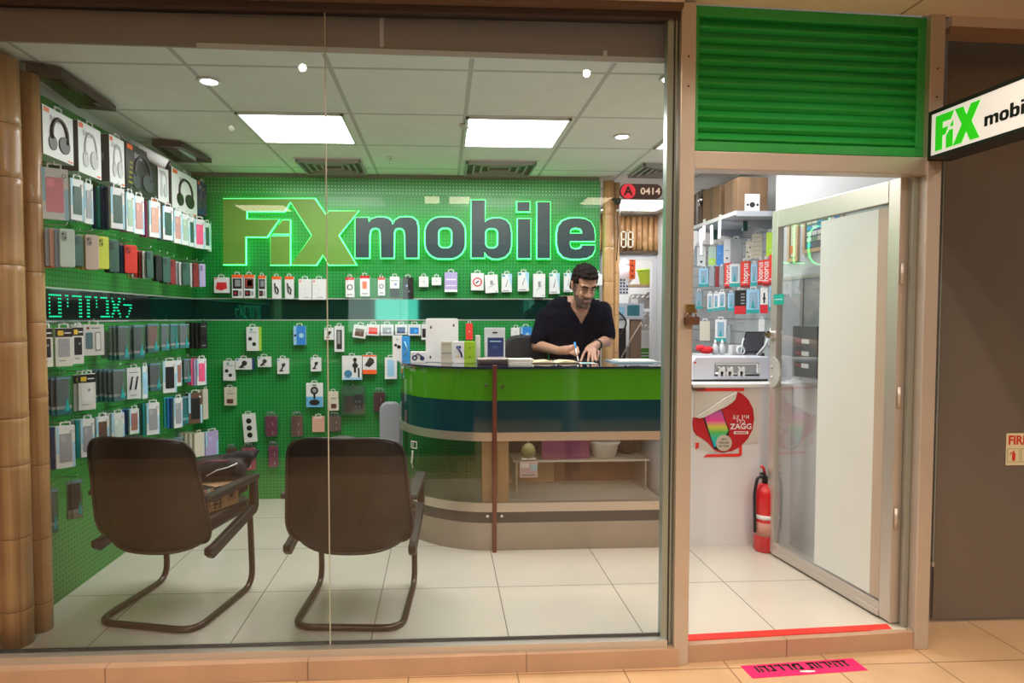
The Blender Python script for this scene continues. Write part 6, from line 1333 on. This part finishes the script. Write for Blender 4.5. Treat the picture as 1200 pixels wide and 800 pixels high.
MB().box(-.19, .15, 0, .3, 0, H, WHITE).build('body', t); b = MB(); b.box(-.16, .15, -.004, 0, .06, .22, col(.05, .25, .02)); [b.box(-.13, .1, -.006, -.004, .09 + .035 * i, .10 + .035 * i, WHITE) for i in range(3)]; b.build('printed_panel', t)
t = thing('pale_box', 'pale low box at the left bottom of the workroom opening', 'box', (rk(728, 427, 7.1).x, 7.18, rk(763, 430, 7.1).z)); MB().box(-.12, .13, 0, .2, 0, .24, col(.55, .55, .6)).build('body', t)
t = thing('work_table', 'workroom table carrying the cartons', 'table', (2.0, 7.1, 0)); MB().box(-.5, .42, -.02, .4, rk(763, 430, 7.1).z - .03, rk(763, 430, 7.1).z - .001, WOODL).build('top', t)
for x in (-.48, .38): MB().box(x, x + .04, .0, .04, 0, rk(763, 430, 7.1).z - .03, STEEL).build('leg', t)
# pale door-frame digits (unlit wall clock) and small camera on the pole
t = thing('digital_clock', 'white unlit double digit clock hanging on the bamboo cladding', 'clock', (rk(727, 291, 6.56).x, 6.56, rk(727, 290, 6.56).z))
s7 = rk(742, 271, 6.56); W = (s7.x - t.location.x) * .46; H = s7.z - t.location.z; DG = col(.66, .62, .48)
for k in (0, 1):
    x0 = k * W * 1.18; b = MB(); q = .013
    for (a0, a1, c0_, c1_) in ((0, q, 0, H), (W - q, W, 0, H), (0, W, 0, q), (0, W, H - q, H), (0, W, H / 2 - q / 2, H / 2 + q / 2)): b.box(x0 + a0, x0 + a1, -.012, 0, c0_, c1_, DG)
    b.build('digit', t)
MB().tube(arcp([(-.04, -.01, .36), (-.06, -.02, .15), (-.03, -.02, -.05), (-.08, -.02, -.12), (-.02, -.02, -.2)], .05), .006, BLACK).build('cable', t)
p = on(1, 4.78, 724, 236); t = thing('dome_camera', 'small black camera fixed near the top of the bamboo pole', 'camera', (p.x + .0, 4.78, p.z))
MB().blob((0, 0, 0), .028, .035, .028, BLACK).build('housing', t); MB().tube([(0, 0, .0), (-.02, .03, .02), (-.03, .06, .02)], .012, DARK).build('bracket', t); MB().lathe([(.010, -.075), (.010, -.06)], WHITE).tube([(0, 0, -.03), (0, .01, -.1), (.01, .02, -.25), (.0, .02, -.45)], .004, BLACK).build('cable', t)

# ---------------------------------------------------------------- light
WARM = (1., .84, .68)
def spot(x, y, e):
    l = bpy.data.lights.new('mall_fill_spot', 'SPOT'); l.energy = e; l.color = WARM; l.spot_size = R(150); l.spot_blend = .6; l.shadow_soft_size = .018
    o = bpy.data.objects.new('mall_fill_spot', l); C.objects.link(o); o.location = (x, y, 2.66)
for x in (-3.0, -1.4, .2, 1.8, 3.4): spot(x, .9, 60); spot(x, -.7, 60); spot(x, -2.9, 150)  # unseen spots added over the mall to light the shop front
for x in (-2.2, -.7, .75, 1.6, 2.9): spot(x, 1.95, 15)
lamp('shop_fill', (-.1, 3.9, 2.46), 2.6, 1.2, 40, (1., .97, .95), (0, 0, 0))
lamp('passage_fill', (1.75, 4.6, 2.06), .3, .8, 6, (.93, .96, 1.), (0, 0, 0))
lamp('pier_wash', (1.6, 3.1, 2.46), .5, .6, 3, (.95, .97, 1.), (0, R(0), 0))
lamp('workroom_fill', (1.9, 7.3, 2.45), .8, .6, 12, (1., .97, .93), (0, 0, 0))
w = bpy.data.worlds.new('world'); sc.world = w; w.use_nodes = True
w.node_tree.nodes['Background'].inputs[0].default_value = (.30, .25, .21, 1); w.node_tree.nodes['Background'].inputs[1].default_value = .6
sc.view_settings.view_transform = 'Standard'; sc.view_settings.look = 'None'; sc.view_settings.exposure = 0.0; sc.view_settings.gamma = 1.0
sc.cycles.use_denoising = True; sc.cycles.max_bounces = 8; sc.cycles.transparent_max_bounces = 16; sc.cycles.sample_clamp_indirect = 4
